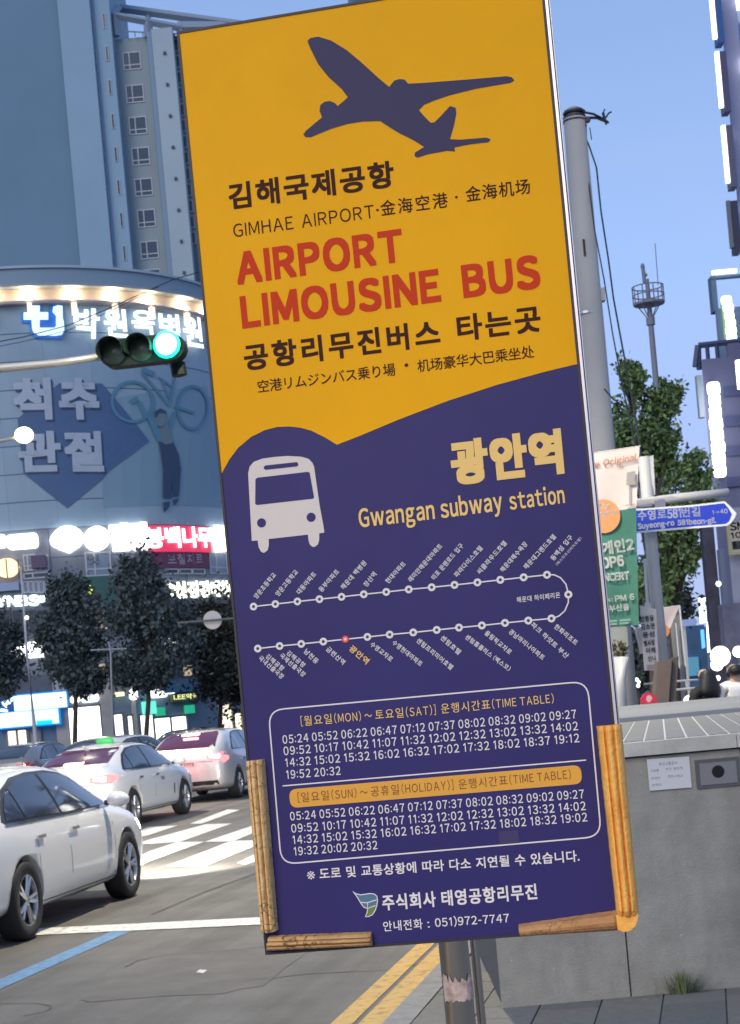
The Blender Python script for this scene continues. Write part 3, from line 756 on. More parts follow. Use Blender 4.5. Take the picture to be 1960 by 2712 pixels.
def foam(name, col, deep, crackw, sc_):
    m = mat(name, col, 0.72, bump=0.35, bscale=120)
    n = m.node_tree; b = n.nodes['Principled BSDF']
    t_ = n.nodes.new('ShaderNodeTexCoord'); mp_ = n.nodes.new('ShaderNodeMapping'); mp_.inputs['Scale'].default_value = sc_
    nz = n.nodes.new('ShaderNodeTexNoise'); nz.inputs['Scale'].default_value = 14; nz.inputs['Detail'].default_value = 5
    v_ = n.nodes.new('ShaderNodeTexVoronoi'); v_.feature = 'DISTANCE_TO_EDGE'; v_.inputs['Scale'].default_value = 30
    ad = n.nodes.new('ShaderNodeMixRGB'); ad.blend_type = 'ADD'; ad.inputs[0].default_value = 0.09
    n.links.new(t_.outputs['Object'], mp_.inputs[0]); n.links.new(mp_.outputs[0], ad.inputs[1]); n.links.new(t_.outputs['Object'], nz.inputs[0]); n.links.new(nz.outputs['Color'], ad.inputs[2]); n.links.new(ad.outputs[0], v_.inputs[0])
    r1 = n.nodes.new('ShaderNodeMapRange'); r1.inputs[1].default_value = 0.0; r1.inputs[2].default_value = crackw; r1.inputs[3].default_value = 1; r1.inputs[4].default_value = 0
    n.links.new(v_.outputs['Distance'], r1.inputs[0])
    # cracks come and go
    nz2 = n.nodes.new('ShaderNodeTexNoise'); nz2.inputs['Scale'].default_value = 9; n.links.new(t_.outputs['Object'], nz2.inputs[0])
    r2 = n.nodes.new('ShaderNodeMapRange'); r2.inputs[1].default_value = 0.45; r2.inputs[2].default_value = 0.6; n.links.new(nz2.outputs[0], r2.inputs[0])
    mu = n.nodes.new('ShaderNodeMath'); mu.operation = 'MULTIPLY'; n.links.new(r1.outputs[0], mu.inputs[0]); n.links.new(r2.outputs[0], mu.inputs[1])
    st = n.nodes.new('ShaderNodeMixRGB'); st.inputs[1].default_value = (*col, 1); st.inputs[2].default_value = (*deep, 1)
    nz3 = n.nodes.new('ShaderNodeTexNoise'); nz3.inputs['Scale'].default_value = 22; nz3.inputs['Detail'].default_value = 6; n.links.new(t_.outputs['Object'], nz3.inputs[0])
    r3 = n.nodes.new('ShaderNodeMapRange'); r3.inputs[1].default_value = 0.42; r3.inputs[2].default_value = 0.68; r3.inputs[4].default_value = 0.7; n.links.new(nz3.outputs[0], r3.inputs[0]); n.links.new(r3.outputs[0], st.inputs[0])
    fi = n.nodes.new('ShaderNodeMixRGB'); fi.inputs[2].default_value = (0.05, 0.025, 0.008, 1)
    n.links.new(mu.outputs[0], fi.inputs[0]); n.links.new(st.outputs[0], fi.inputs[1]); n.links.new(fi.outputs[0], b.inputs['Base Color'])
    return m
fL = foam('foam_tan', (0.80, 0.55, 0.24), (0.64, 0.38, 0.14), 0.035, (0.5, 0.5, 1.1))
fR = foam('foam_orange', (0.95, 0.52, 0.11), (0.84, 0.34, 0.05), 0.007, (1.0, 1, 0.12))
fB = foam('foam_brown', (0.58, 0.36, 0.15), (0.40, 0.22, 0.09), 0.06, (1.0, 1.0, 1.0))
fC = foam('foam_brown_worn', (0.50, 0.27, 0.11), (0.34, 0.16, 0.06), 0.02, (0.2, 1.0, 1.0))
guard('edge_guard', [(656, 2015), (702, 2010), (738, 2462), (697, 2467)], 3, fL, True, 'cracked tan foam edge guard on the left edge')
guard('edge_guard', [(1579, 1923), (1646, 1917), (1692, 2415), (1632, 2418)], 3, fR, True, 'smooth orange foam edge guard on the right edge', oz=0.045)
# rounded lower end of the right guard
q = MB(); V = []
cor = [(1632, 2418), (1635, 2440), (1637, 2456), (1652, 2462), (1668, 2459), (1682, 2448), (1689, 2432), (1690, 2415)]
part('edge_guard_end', *sheet(S, cor, 0.001, thick=0.026), fR, sign)
guard('edge_guard', [(716, 2477), (985, 2467), (988, 2503), (711, 2516)], 3, fB, False, 'cracked brown foam edge guard at the lower left', oz=0.026)
guard('edge_guard', [(1374, 2447), (1632, 2410), (1637, 2464), (1380, 2480)], 1, fC, False, 'worn brown foam edge guard at the lower right', oz=0.022)
# poles
steel = mat('stainless_steel', (0.56, 0.54, 0.50), 0.24, metal=1.0, bump=0.03, bscale=8)
pa = S.px(1185, 2488); pb_ = S.px(1203, 2712)
base_c = S.at(pa[0], 0, -0.085)
def vpole(px0, px1, off, name, zt):
    a = S.px(px0, 2600); b = S.px(px1, 2600); r_ = (b[0] - a[0]) / 2
    c = S.at((a[0] + b[0]) / 2, 0, -off); q = MB()
    up = S.u1 if False else u1
    bot = c - u1 * ((c.z - 0.15) / u1.z); top_ = bot + u1 * (zt / u1.z)
    n = 28; q.tube([bot, top_], r_, n); o = q.build(name, steel, sign, smooth=True); o.data.polygons[-1].use_smooth = False
    return c, r_, bot
c1, r1_, bt1 = vpole(1153, 1234, 0.082, 'pole', 3.0)
c2_, r2_, bt2 = vpole(1230, 1254, 0.13, 'pole', 2.6)
MB().tube([bt1, bt1 + Vector((0, 0, 0.01))], 0.09, 24).build('base_plate', steel, sign)
# torn sticker round the pole
V, Fc = [], []; rs = random.Random(9); n = 26
zt_ = P(1200, 2578, c1.y).z; zb_ = P(1200, 2646, c1.y).z
for i in range(n + 1):
    a = R(205 + 150 * i / n)
    for j in range(5):
        z = zb_ + (zt_ - zb_) * j / 4
        if j == 4: z += rs.uniform(-0.014, 0.006)
        if j == 0: z += rs.uniform(-0.002, 0.002)
        bc = bt1 + u1 * ((z - 0.15) / u1.z)
        V.append(bc + Vector((math.cos(a), math.sin(a), 0)) * (r1_ + 0.0008 + rs.uniform(0, 0.0006)))
for i in range(n):
    for j in range(4): k = i * 5 + j; Fc.append((k, k + 5, k + 6, k + 1))
part('torn_sticker', V, Fc, mat('torn_paper', (0.50, 0.40, 0.35), 0.9, var=0.5, vscale=60, col2=(0.62, 0.5, 0.45)), sign)
# ------------------------------------------------------------------ apartment tower (far left)
glassd = mat('window_glass', (0.035, 0.06, 0.085), 0.12, spec=0.8)
pvc = mat('window_frame_white', (0.50, 0.52, 0.54), 0.5)
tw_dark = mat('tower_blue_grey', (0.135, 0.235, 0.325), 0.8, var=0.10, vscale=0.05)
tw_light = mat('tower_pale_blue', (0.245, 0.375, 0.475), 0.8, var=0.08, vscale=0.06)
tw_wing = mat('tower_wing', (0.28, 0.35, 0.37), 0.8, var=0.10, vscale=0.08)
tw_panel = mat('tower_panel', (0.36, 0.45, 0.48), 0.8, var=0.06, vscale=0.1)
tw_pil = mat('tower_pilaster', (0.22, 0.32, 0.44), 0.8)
tower = thing('apartment_tower', 'tall pale blue apartment tower behind the curved hospital building', 'building', loc=(P(200, 700, 150).x, 155, 0))
def tbox(name, pl, pr, ztop, d, m, depth=14.0, parent=tower):
    x0, x1 = P(*pl, d).x, P(*pr, d).x
    MB().box(((x0 + x1) / 2, d + depth / 2, ztop / 2), (x1 - x0, depth, ztop)).build(name, m, parent)
    return x0, x1
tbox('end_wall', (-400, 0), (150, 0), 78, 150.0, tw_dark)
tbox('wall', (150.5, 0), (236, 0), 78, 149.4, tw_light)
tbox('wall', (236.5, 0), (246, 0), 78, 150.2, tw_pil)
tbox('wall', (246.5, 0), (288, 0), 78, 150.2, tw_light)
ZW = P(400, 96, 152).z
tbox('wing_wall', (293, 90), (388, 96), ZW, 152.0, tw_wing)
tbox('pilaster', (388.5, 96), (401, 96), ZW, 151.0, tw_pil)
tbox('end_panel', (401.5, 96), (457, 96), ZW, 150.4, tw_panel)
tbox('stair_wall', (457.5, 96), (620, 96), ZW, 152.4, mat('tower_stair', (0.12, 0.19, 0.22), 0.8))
T152, T150, T151 = facing(151.98), facing(150.18), facing(150.18)
def window(sf, x0, y0, x1, y1, parent, cols=2, rows=(0.72,), fw=0.09, fm=None, gm=None, proud=0.06):
    s0, s1, t0, t1 = rect(sf, x0, y0, x1, y1)
    fm = fm or pvc; gm = gm or glassd
    m = MB()
    m.add(*slab(sf, s0, s1, t1 - fw, t1, 0, proud)); m.add(*slab(sf, s0, s1, t0, t0 + fw, 0, proud))
    m.add(*slab(sf, s0, s0 + fw, t0 + fw, t1 - fw, 0, proud)); m.add(*slab(sf, s1 - fw, s1, t0 + fw, t1 - fw, 0, proud))
    xs = [s0 + fw] + [s0 + (s1 - s0) * k for k in ((0.36,) if cols == 2 else [i / cols for i in range(1, cols)])] + [s1 - fw]
    ts = [t0 + fw] + [t1 - (t1 - t0) * k for k in rows[::-1]] + [t1 - fw]
    for a in xs[1:-1]: m.add(*slab(sf, a - fw / 2, a + fw / 2, t0 + fw, t1 - fw, 0, proud - 0.004))
    for a in ts[1:-1]: m.add(*slab(sf, s0 + fw, s1 - fw, a - fw / 2, a + fw / 2, 0, proud - 0.008))
    f = m.build('window', fm, parent)
    for i in range(len(xs) - 1):
        for j in range(len(ts) - 1):
            vv, ff = slab(sf, xs[i] + (fw / 2 if i else 0), xs[i + 1] - (fw / 2 if i < len(xs) - 2 else 0), ts[j] + (fw / 2 if j else 0), ts[j + 1] - (fw / 2 if j < len(ts) - 2 else 0), 0.005, 0.02)
            part('pane', vv, ff, gm, f)
    return f
def Z4(x, y): return (x * .366, y * .366)
for i, yc_ in enumerate((440, 678, 908, 1130, 1355, 1580, 1808, 2012, 2230)):
    xl = 890 + (yc_ - 440) * (146 / 1572); hw = 62
    window(T152, *Z4(xl, yc_ - 64), *Z4(xl + 130, yc_ + 66), tower)
    # slit windows on the narrow return walls
    xs_ = 755 + (yc_ - 155) * 0.0935
for i, yc_ in enumerate((155, 390, 635, 880, 1120, 1358, 1595, 1835, 2060)):
    xs_ = 752 + (yc_ - 155) * 0.0875
    window(T150, *Z4(xs_ - 9, yc_ - 58), *Z4(xs_ + 14, yc_ + 52), tower, cols=1, rows=(), fw=0.05)
for i, yc_ in enumerate((-60, 185, 445, 690, 940, 1190, 1430, 1680, 1930)):
    xs_ = 668 + (yc_ - 185) * 0.0885
    window(T151, *Z4(xs_ - 12, yc_ - 80), *Z4(xs_ + 10, yc_ + 75), tower, cols=1, rows=(0.5,), fw=0.05)
TS = facing(152.38)
for i in range(13):
    yc_ = 330 + i * 116; xs_ = 1262 + (yc_ - 330) * 0.089
    window(TS, *Z4(xs_ - 10, yc_ - 44), *Z4(xs_ + 34, yc_ + 44), tower, cols=1, rows=(), fw=0.06)
TP = facing(150.38); vent = mat('vent_dark', (0.06, 0.09, 0.12), 0.7)
for i in range(8):
    yc_ = 385 + i * 227; xs_ = 1192 + (yc_ - 385) * 0.0885
    s_ = TP.px(*Z4(xs_, yc_))
    vv, ff = slab(TP, s_[0] - 0.12, s_[0] + 0.12, s_[1] - 0.12, s_[1] + 0.12, 0, 0.15); part('vent', vv, ff, vent, tower)
# roof frame
rf = mat('roof_frame', (0.24, 0.30, 0.36), 0.7)
rm = MB()
def rb(p, q, d0, d1, wd):
    rm.tube([P(*p, d0), P(*q, d1)], wd, 4)
rb((297, 38), (318, 22), 151.5, 157, 0.3)
rb((297, 40), (480, 74), 151.5, 151.5, 0.36); rb((318, 22), (640, 66), 157, 151.5, 0.4)
rb((303, 40), (307, 96), 151.5, 151.5, 0.42); rb((392, 52), (394, 98), 151.5, 151.5, 0.42); rb((392, 40), (392, 62), 157, 151.5, .3); rb((480, 70), (484, 120), 151.5, 151.5, 0.36)
rm.tube([P(470, 82, 152), P(700, 82, 152)], 0.9, 4)
rm.build('roof_frame', rf, tower)
rl = MB(); rl.tube([P(310, 82, 151.6), P(470, 90, 151.6)], 0.07, 5)
for k in range(8): rl.tube([P(315 + k * 21, 83 + k, 151.6), P(316 + k * 21, 97, 151.6)], 0.05, 4)
rl.build('roof_railing', rf, tower)

# ------------------------------------------------------------------ curved hospital building
CB = Cyl(-17.0, 91.2, 11.2)
hosp = thing('hospital_building', 'curved blue panelled hospital building with billboard and lit shop signs', 'building', loc=(-17, 91.2, 0))
S0, S1 = CB.r * R(-80), CB.r * R(85)
bluep = [mat('facade_panel_a', (0.27, 0.38, 0.46), 0.5, var=0.08, vscale=0.3), mat('facade_panel_b', (0.255, 0.365, 0.445), 0.5, var=0.08, vscale=0.3), mat('facade_panel_c', (0.28, 0.385, 0.46), 0.5, var=0.08, vscale=0.3)]
ztop_ = CB.px(100, 712)[1]; zband1, zband0 = CB.px(100, 765)[1], CB.px(100, 800)[1]; zlow = CB.px(100, 1402)[1]
vv, ff = slab(CB, S0, S1, 0, ztop_ - 0.05, -2.0, -0.025, 60); part('core', vv, ff, mat('hospital_core', (0.13, 0.20, 0.28), 0.8), hosp)
roofv = [CB.at(S0 + (S1 - S0) * i / 30, ztop_ - 0.1, -0.3) for i in range(31)]; part('roof', roofv, [tuple(range(31))], rf, hosp)
# parapet above the lit band
vv, ff = slab(CB, S0, S1, zband1, ztop_, -0.25, 0.15, 48); part('parapet', vv, ff, mat('parapet', (0.20, 0.29, 0.36), 0.6), hosp)
vv, ff = slab(CB, S0, S1, ztop_, ztop_ + 0.12, -0.3, 0.25, 48); part('parapet_cap', vv, ff, mat('parapet_cap', (0.36, 0.44, 0.5), 0.5), hosp)
cream = mat('cornice_cream', (0.62, 0.52, 0.42), 0.6)
vv, ff = slab(CB, S0, S1, zband1 - 0.0, zband1 + 0.14, 0.16, 0.62, 48); part('cornice_lip', vv, ff, mat('parapet_lip', (0.28, 0.33, 0.36), 0.6), hosp)
vv, ff = slab(CB, S0, S1, zband0, zband1 - 0.01, -0.25, 0.05, 48); part('cornice', vv, ff, cream, hosp)
vv, ff = slab(CB, S0, S1, zband0 - 0.14, zband0, -0.25, 0.42, 48); part('cornice_ledge', vv, ff, mat('ledge', (0.35, 0.33, 0.32), 0.6), hosp)
rows_ = 8; hrow = (zband0 - 0.14 - zlow) / rows_; ncol = 14
for j in range(rows_):
    for i in range(ncol):
        a = S0 + (S1 - S0) * (i + (0.0)) / ncol; b = S0 + (S1 - S0) * (i + 1) / ncol
        t0_ = zlow + j * hrow
        vv, ff = slab(CB, a + 0.004, b - 0.004, t0_ + 0.025, t0_ + hrow - 0.025, -0.024, 0.0 + random.uniform(0, .006), 4)
        part('facade_panel', vv, ff, bluep[random.randrange(3)], hosp)
lampm = glow('lamp_warm', (1.0, 0.80, 0.55), 8)
for k, (x, y) in enumerate(((-25, 797), (76, 795), (190, 802), (295, 813), (389, 829), (479, 846), (541, 862), (600, 880))):
    s_, t_ = CB.px(x, y)
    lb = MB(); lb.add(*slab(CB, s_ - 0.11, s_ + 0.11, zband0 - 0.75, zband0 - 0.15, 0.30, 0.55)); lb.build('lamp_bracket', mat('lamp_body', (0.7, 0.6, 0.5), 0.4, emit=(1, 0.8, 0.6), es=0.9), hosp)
    lm = MB(); lm.ball(CB.at(s_, zband0 + 0.10, 0.34), (0.24, 0.24, 0.09), 10, 6); lm.build('cornice_lamp', lampm, hosp)
    l_ = bpy.data.lights.new('cornice_light', 'POINT'); l_.energy = 55; l_.color = (1, 0.76, 0.5); l_.shadow_soft_size = 0.1
    lo = bpy.data.objects.new('cornice_light', l_); lo.location = CB.at(s_, zband0 + 0.24, 0.42); COL.objects.link(lo)
# hospital name in light
wl = glow('sign_white_light', (0.92, 0.96, 1.0), 1.15); wl2 = glow('sign_cool_light', (0.62, 0.88, 1.0), 1.0); bl = glow('sign_blue_light', (0.05, 0.25, 0.9), 0.18)
nm = thing('hospital_name_sign', 'glowing white hospital name letters with plus emblem below the warm lit cornice', 'sign', loc=CB.at(*CB.px(280, 860), 0))
def Z6(x, y): return (x * .366, 700 + y * .366)
for ch, a, b, h in (('박', (530, 530), (700, 548), 205), ('원', (750, 528), (902, 536), 190), ('욱', (945, 508), (1098, 516), 160), ('병', (1140, 560), (1275, 580), 190), ('원', (1310, 590), (1435, 610), 190)):
    letters(ch, CB, Z6(*a), Z6(*b), h * .366, 0.30, wl, nm, bold=0.035, thick=0.02)
plus = [(228, 310), (285, 310), (285, 358), (345, 358), (345, 412), (285, 412), (285, 470), (390, 470), (400, 455), (400, 385), (375, 355), (380, 320), (410, 308), (445, 312), (447, 400), (455, 430), (458, 490), (440, 520), (400, 528), (280, 526), (245, 505), (232, 480), (228, 412), (172, 412), (172, 360), (228, 358)]
part('emblem', *sheet(CB, [Z6(*p) for p in plus][::-1], 0.30, thick=0.02), wl2, nm)
part('emblem_glow', *sheet(CB, [Z6(*p) for p in ((158, 345), (215, 345), (215, 298), (300, 298), (300, 345), (350, 345), (372, 298), (458, 298), (470, 500), (440, 542), (260, 540), (222, 500), (215, 425), (158, 425))][::-1], 0.03, sub=1, thick=0.05), bl, nm)
# billboard print on the panels
bbd = thing('facade_billboard', 'large blue billboard with white Korean words and man lifting a bicycle overhead', 'billboard', loc=CB.at(*CB.px(280, 1100), 0))
def Z7(x, y): return (x * .3905, 680 + y * .3905)
navy = mat('billboard_navy', (0.07, 0.135, 0.26), 0.6, var=.1, vscale=.4); pale = mat('billboard_pale', (0.40, 0.47, 0.55), 0.6); teal = mat('billboard_teal', (0.09, 0.24, 0.34), 0.6, var=.12, vscale=.4); dksh = mat('billboard_shadow', (0.035, 0.07, 0.13), 0.6); skin_ = mat('billboard_skin', (0.16, 0.22, 0.24), 0.6); tealb = mat('billboard_tealband', (0.20, 0.32, 0.40), 0.6)
part('print_field', *sheet(CB, [Z7(*p) for p in ((770, 960), (1400, 880), (1500, 1300), (1500, 1700), (700, 1700), (700, 1350))][::-1], 0.020, sub=3), tealb, bbd)
part('print_diamond', *sheet(CB, [Z7(*p) for p in ((160, 1470), (120, 1100), (400, 860), (690, 860), (1010, 1250), (740, 1450), (700, 1500), (455, 1705))][::-1], 0.045, sub=3), navy, bbd)
for t, a, b, h in (('척추', (112, 1100), (664, 1096), 262), ('관절', (140, 1455), (692, 1448), 255)):
    letters(t, CB, Z7(a[0] + 12, a[1] + 14), Z7(b[0] + 14, b[1] + 14), h * .3905, 0.065, dksh, bbd, bold=0.055)
    letters(t, CB, Z7(*a), Z7(*b), h * .3905, 0.085, pale, bbd, bold=0.055)
def ring_px(c, rx, ry, wd, o, m, name, rot=0, n=32):
    V, Fc = [], []
    for k in range(n):
        th = 2 * math.pi * k / n
        for q_ in (1, 1 - wd):
            x_, y_ = rx * q_ * math.cos(th), ry * q_ * math.sin(th); cr_, sr2 = math.cos(R(rot)), math.sin(R(rot))
            V.append(CB.at(*CB.px(*Z7(c[0] + x_ * cr_ - y_ * sr2, c[1] + x_ * sr2 + y_ * cr_)), o))
    for k in range(n): j = (k + 1) % n; Fc.append((k * 2, j * 2, j * 2 + 1, k * 2 + 1))
    part(name, V, Fc, m, bbd)
ring_px((895, 985), 150, 145, 0.14, 0.075, teal, 'bicycle_wheel', 20); ring_px((1300, 1025), 110, 155, 0.14, 0.075, teal, 'bicycle_wheel')
def bar_px(p, q, wd, m, name='bicycle_frame', o=0.08):
    a, b = Vector(Z7(*p)), Vector(Z7(*q)); t = (b - a).normalized() * 1.0; n_ = Vector((-t.y, t.x)) * wd * .3905 / 2
    part(name, *sheet(CB, [tuple(a + n_), tuple(b + n_), tuple(b - n_), tuple(a - n_)], o, sub=1), m, bbd)
for a, b, w_ in (((960, 790), (1140, 1010), 16), ((1070, 820), (1160, 880), 12), ((1140, 1010), (1180, 820), 14), ((1180, 1020), (1310, 1060), 18), ((940, 985), (990, 1100), 26), ((880, 990), (930, 960), 30), ((960, 765), (1040, 800), 34), ((1100, 850), (1140, 960), 12)): bar_px(a, b, w_, teal)
part('man_body', *sheet(CB, [Z7(*p) for p in ((1070, 1250), (1170, 1260), (1205, 1340), (1220, 1440), (1212, 1560), (1205, 1625), (1165, 1630), (1160, 1500), (1155, 1640), (1100, 1640), (1100, 1440), (1085, 1330))][::-1], 0.085, sub=2), dksh, bbd)
part('man_shoes', *sheet(CB, [Z7(*p) for p in ((1100, 1665), (1150, 1660), (1140, 1700), (1105, 1740))][::-1], 0.085), dksh, bbd)
part('man_shoes', *sheet(CB, [Z7(*p) for p in ((1165, 1650), (1210, 1640), (1180, 1690), (1168, 1665))][::-1], 0.085), dksh, bbd)
part('man_arm', *sheet(CB, [Z7(*p) for p in ((990, 1090), (1025, 1080), (1075, 1180), (1090, 1260), (1060, 1250), (1035, 1190))][::-1], 0.09), teal, bbd)
part('man_arm', *sheet(CB, [Z7(*p) for p in ((1150, 1180), (1175, 1100), (1190, 1060), (1170, 1050), (1140, 1140))][::-1], 0.09), teal, bbd)
part('man_shirt', *sheet(CB, [Z7(*p) for p in ((1050, 1190), (1100, 1155), (1150, 1165), (1170, 1260), (1120, 1275), (1075, 1250))][::-1], 0.088, sub=1), skin_, bbd)
hv = [Z7(1080 + 42 * math.cos(k / 12 * 6.283), 1095 + 60 * math.sin(k / 12 * 6.283)) for k in range(12)]
part('man_head', *sheet(CB, hv[::-1], 0.092), skin_, bbd)
part('man_hair', *sheet(CB, [Z7(*p) for p in ((1040, 1080), (1045, 1050), (1080, 1030), (1120, 1050), (1122, 1080), (1110, 1065), (1075, 1062), (1050, 1095))][::-1], 0.096), dksh, bbd)
letters('#TI', CB, Z7(325, 1815), Z7(372, 1812), 12, 0.07, pale, bbd)
# ---- lower storeys: sign bands, windows, shop fronts
lower = mat('lower_wall', (0.19, 0.215, 0.26), 0.7, var=0.2, vscale=0.5)
lowd = mat('lower_wall_dark', (0.10, 0.12, 0.14), 0.6, var=0.3, vscale=0.6)
for j, (y0, y1) in enumerate(((1402, 1480), (1480, 1560), (1560, 1620), (1620, 1700), (1700, 1790), (1790, 1860))):
    z1 = CB.px(100, y0)[1]; z0 = CB.px(100, y1)[1]
    nc = 9
    for i in range(nc):
        a = S0 + (S1 - S0) * i / nc; b = S0 + (S1 - S0) * (i + 1) / nc
        vv, ff = slab(CB, a + 0.03, b - 0.03, z0 + 0.02, z1 - 0.02, -0.024, 0.0, 6)
        part('wall_panel', vv, ff, lower if j in (0, 1, 4) else lowd, hosp)
wW = glow('tube_white', (1.0, 0.98, 0.95), 2.0); wB = glow('tube_bluewhite', (0.80, 0.95, 1.0), 2.2)
def lit(name, label, x0, y0, x1, y1, m, cat='sign', o=(0.05, 0.3), grp=None, n=3, r_=None, parent=None, txt=None, tm=None):
    if r_ is None: vv, ff = slab_px(CB, x0, y0, x1, y1, *o, n)
    else:
        s0, s1, t0, t1 = rect(CB, x0, y0, x1, y1); st = rrect(s0, t0, s1, t1, r_)
        vv, ff = sheet(CB, st, o[0], ispx=False, thick=o[1] - o[0])
    ob = part(name, vv, ff, m, parent)
    if parent is None: tag(ob, label, cat, grp)
    return ob
# big white / red row
lit('lit_signboard', 'blank white glowing signboard at far left of the upper sign row', -60, 1419, 18, 1455, wW, r_=0.15)
lit('lit_signboard', 'white glowing rounded signboard left of the round bulb letters', 21, 1415, 102, 1455, wW, r_=0.2)
rs_ = thing('lit_letter_sign', 'overexposed white round letter sign left of the red shop sign', 'sign', loc=CB.at(*CB.px(260, 1430), 0))
for c_, rx, ry in (((178, 1428), 41, 34), ((182, 1452), 14, 14), ((253, 1428), 33, 33), ((150, 1432), 18, 20)):
    st = [CB.px(c_[0] + rx * math.cos(k / 18 * 6.283), c_[1] + ry * math.sin(k / 18 * 6.283)) for k in range(18)]
    part('letter', *sheet(CB, st[::-1], 0.1, ispx=False, thick=0.25), wW, rs_)
for t, a, b in (('관절', (296, 1456), (384, 1452)),):
    letters(t, CB, a, b, 62, 0.1, wW, rs_, bold=0.12, thick=0.2)
red = thing('red_shop_sign', 'red shop sign with glowing white Korean letters under the blue billboard', 'sign', loc=CB.at(*CB.px(480, 1425), 0))
lit('board', '', 378, 1393, 552, 1462, mat('sign_red', (0.5, 0.02, 0.06), 0.5, emit=(0.9, 0.05, 0.14), es=0.55), o=(0.03, 0.12), parent=red, n=6)
letters('봉백나무', CB, (384, 1452), (553, 1450), 52, 0.20, wW, red, bold=0.045, thick=0.02, cell=0.93)
letters('한', CB, (556, 1456), (607, 1454), 56, 0.14, wW, red, bold=0.13, thick=0.2)
lit('lit_signboard', 'bright white sign lamp at right end of the red shop sign', 600, 1400, 640, 1455, wW, r_=0.2)
# window rows below
for x0, x1, y0, y1 in ((62, 95, 1468, 1512), (92, 130, 1470, 1514), (226, 294, 1462, 1526), (555, 600, 1462, 1520)):
    window(CB, x0, y0, x1, y1, hosp, cols=2, rows=(0.7,), fw=0.06, gm=mat('pane_dusk', (0.22, 0.27, 0.35), 0.3), proud=0.05)
letters('잇', CB, (232, 1497), (262, 1495), 26, 0.1, mat('print_grey', (0.09, 0.10, 0.14), .5), hosp)
pr = thing('purple_clinic_sign', 'dull purple red window sign with pale Korean lettering below the red sign', 'sign', loc=CB.at(*CB.px(470, 1480), 0))
lit('board', '', 382, 1462, 549, 1504, mat('sign_plum', (0.18, 0.05, 0.10), 0.6), o=(0.02, 0.08), parent=pr, n=4)
letters('보철치료', CB, (443, 1496), (535, 1494), 28, 0.09, mat('sign_lilac', (0.50, 0.42, 0.52), .6), pr, bold=0.02)
for x0 in (438, 474, 508): window(CB, x0, 1506, x0 + 34, 1521, hosp, cols=1, rows=(), fw=0.06)
lit('poster', 'plum poster in the window left of the first tree', 84, 1472, 122, 1505, mat('poster_plum', (0.13, 0.09, 0.15), .6), parent=hosp)
window(CB, 62, 1516, 132, 1532, hosp, cols=2, rows=(), fw=0.06)
lit('orange_window', 'arched window glowing orange at the left edge', -10, 1480, 52, 1530, glow('orange_room', (1.0, 0.66, 0.36), 1.5), r_=0.5, parent=hosp)
for x0 in (20, 50): lit('mullion', 'dark mullion across the orange arched window' if x0 == 20 else 'dark mullion at right edge of the orange window', x0, 1482, x0 + 3, 1534, lowd, o=(0.3, 0.36), n=1, parent=hosp)
lit('blue_shop_sign', 'small blue and white shop board under the orange window', -20, 1545, 52, 1566, mat('board_paleblue', (0.30, 0.38, 0.52), .5), n=2)
for i in range(5): window(CB, 62 + i * 14, 1540, 75 + i * 14, 1570, hosp, cols=1, rows=(), fw=0.04, gm=mat('pane_dusk', (0.2, 0.25, 0.33), .3))
s1_ = thing('lit_letter_sign', 'white glowing letter sign beside the thin pole at left', 'sign', loc=CB.at(*CB.px(60, 1590), 0))
letters('YNBS', CB, (-6, 1607), (102, 1603), 26, 0.1, wB, s1_, bold=0.07, thick=0.02, narrow=0.9)
letters('.', CB, (105, 1594), (118, 1592), 12, 0.1, wB, s1_, bold=0.2, thick=0.1)
s2_ = thing('lit_letter_sign', 'row of cream glowing Korean letters above the round traffic disc', 'sign', loc=CB.at(*CB.px(530, 1560), 0))
letters('실경강매하네', CB, (462, 1585), (622, 1580), 42, 0.1, glow('tube_cream', (1.0, 1.0, 0.86), 2), s2_, bold=0.05, thick=0.02, cell=0.93)
letters(':', CB, (447, 1584), (456, 1584), 36, 0.1, glow('tube_cream', (1.0, 1.0, 0.86), 2), s2_, bold=0.1, thick=0.15)
gsg = thing('green_sign_panel', 'dark green sign panel with small yellow lit mark between the two trees', 'sign', loc=CB.at(*CB.px(250, 1560), 0))
lit('board', '', 136, 1528, 302, 1600, mat('sign_darkgreen', (0.05, 0.13, 0.12), .5), o=(0.02, .08), parent=gsg, n=5)
letters('약', CB, (214, 1580), (243, 1579), 28, 0.1, glow('tube_yellow', (0.85, 0.9, 0.1), 2.0), gsg, bold=0.03, thick=0.1)
s3_ = thing('lit_letter_sign', 'overexposed white letters ending in a square, left of the first tree', 'sign', loc=CB.at(*CB.px(60, 1720), 0))
letters('다나은의', CB, (-10, 1742), (72, 1738), 32, 0.1, wW, s3_, bold=0.05, thick=0.02)
part('lit_square', *slab_px(CB, 76, 1700, 115, 1742, 0.08, 0.3), wW, s3_)
s4_ = thing('lit_letter_sign', 'white glowing letters showing through the right tree crown', 'sign', loc=CB.at(*CB.px(480, 1695), 0))
letters('교보의', CB, (432, 1706), (492, 1700), 18, 0.1, wW, s4_, bold=0.05, thick=0.1)
part('lit_square', *slab_px(CB, 493, 1680, 519, 1715, 0.08, 0.3), wW, s4_)
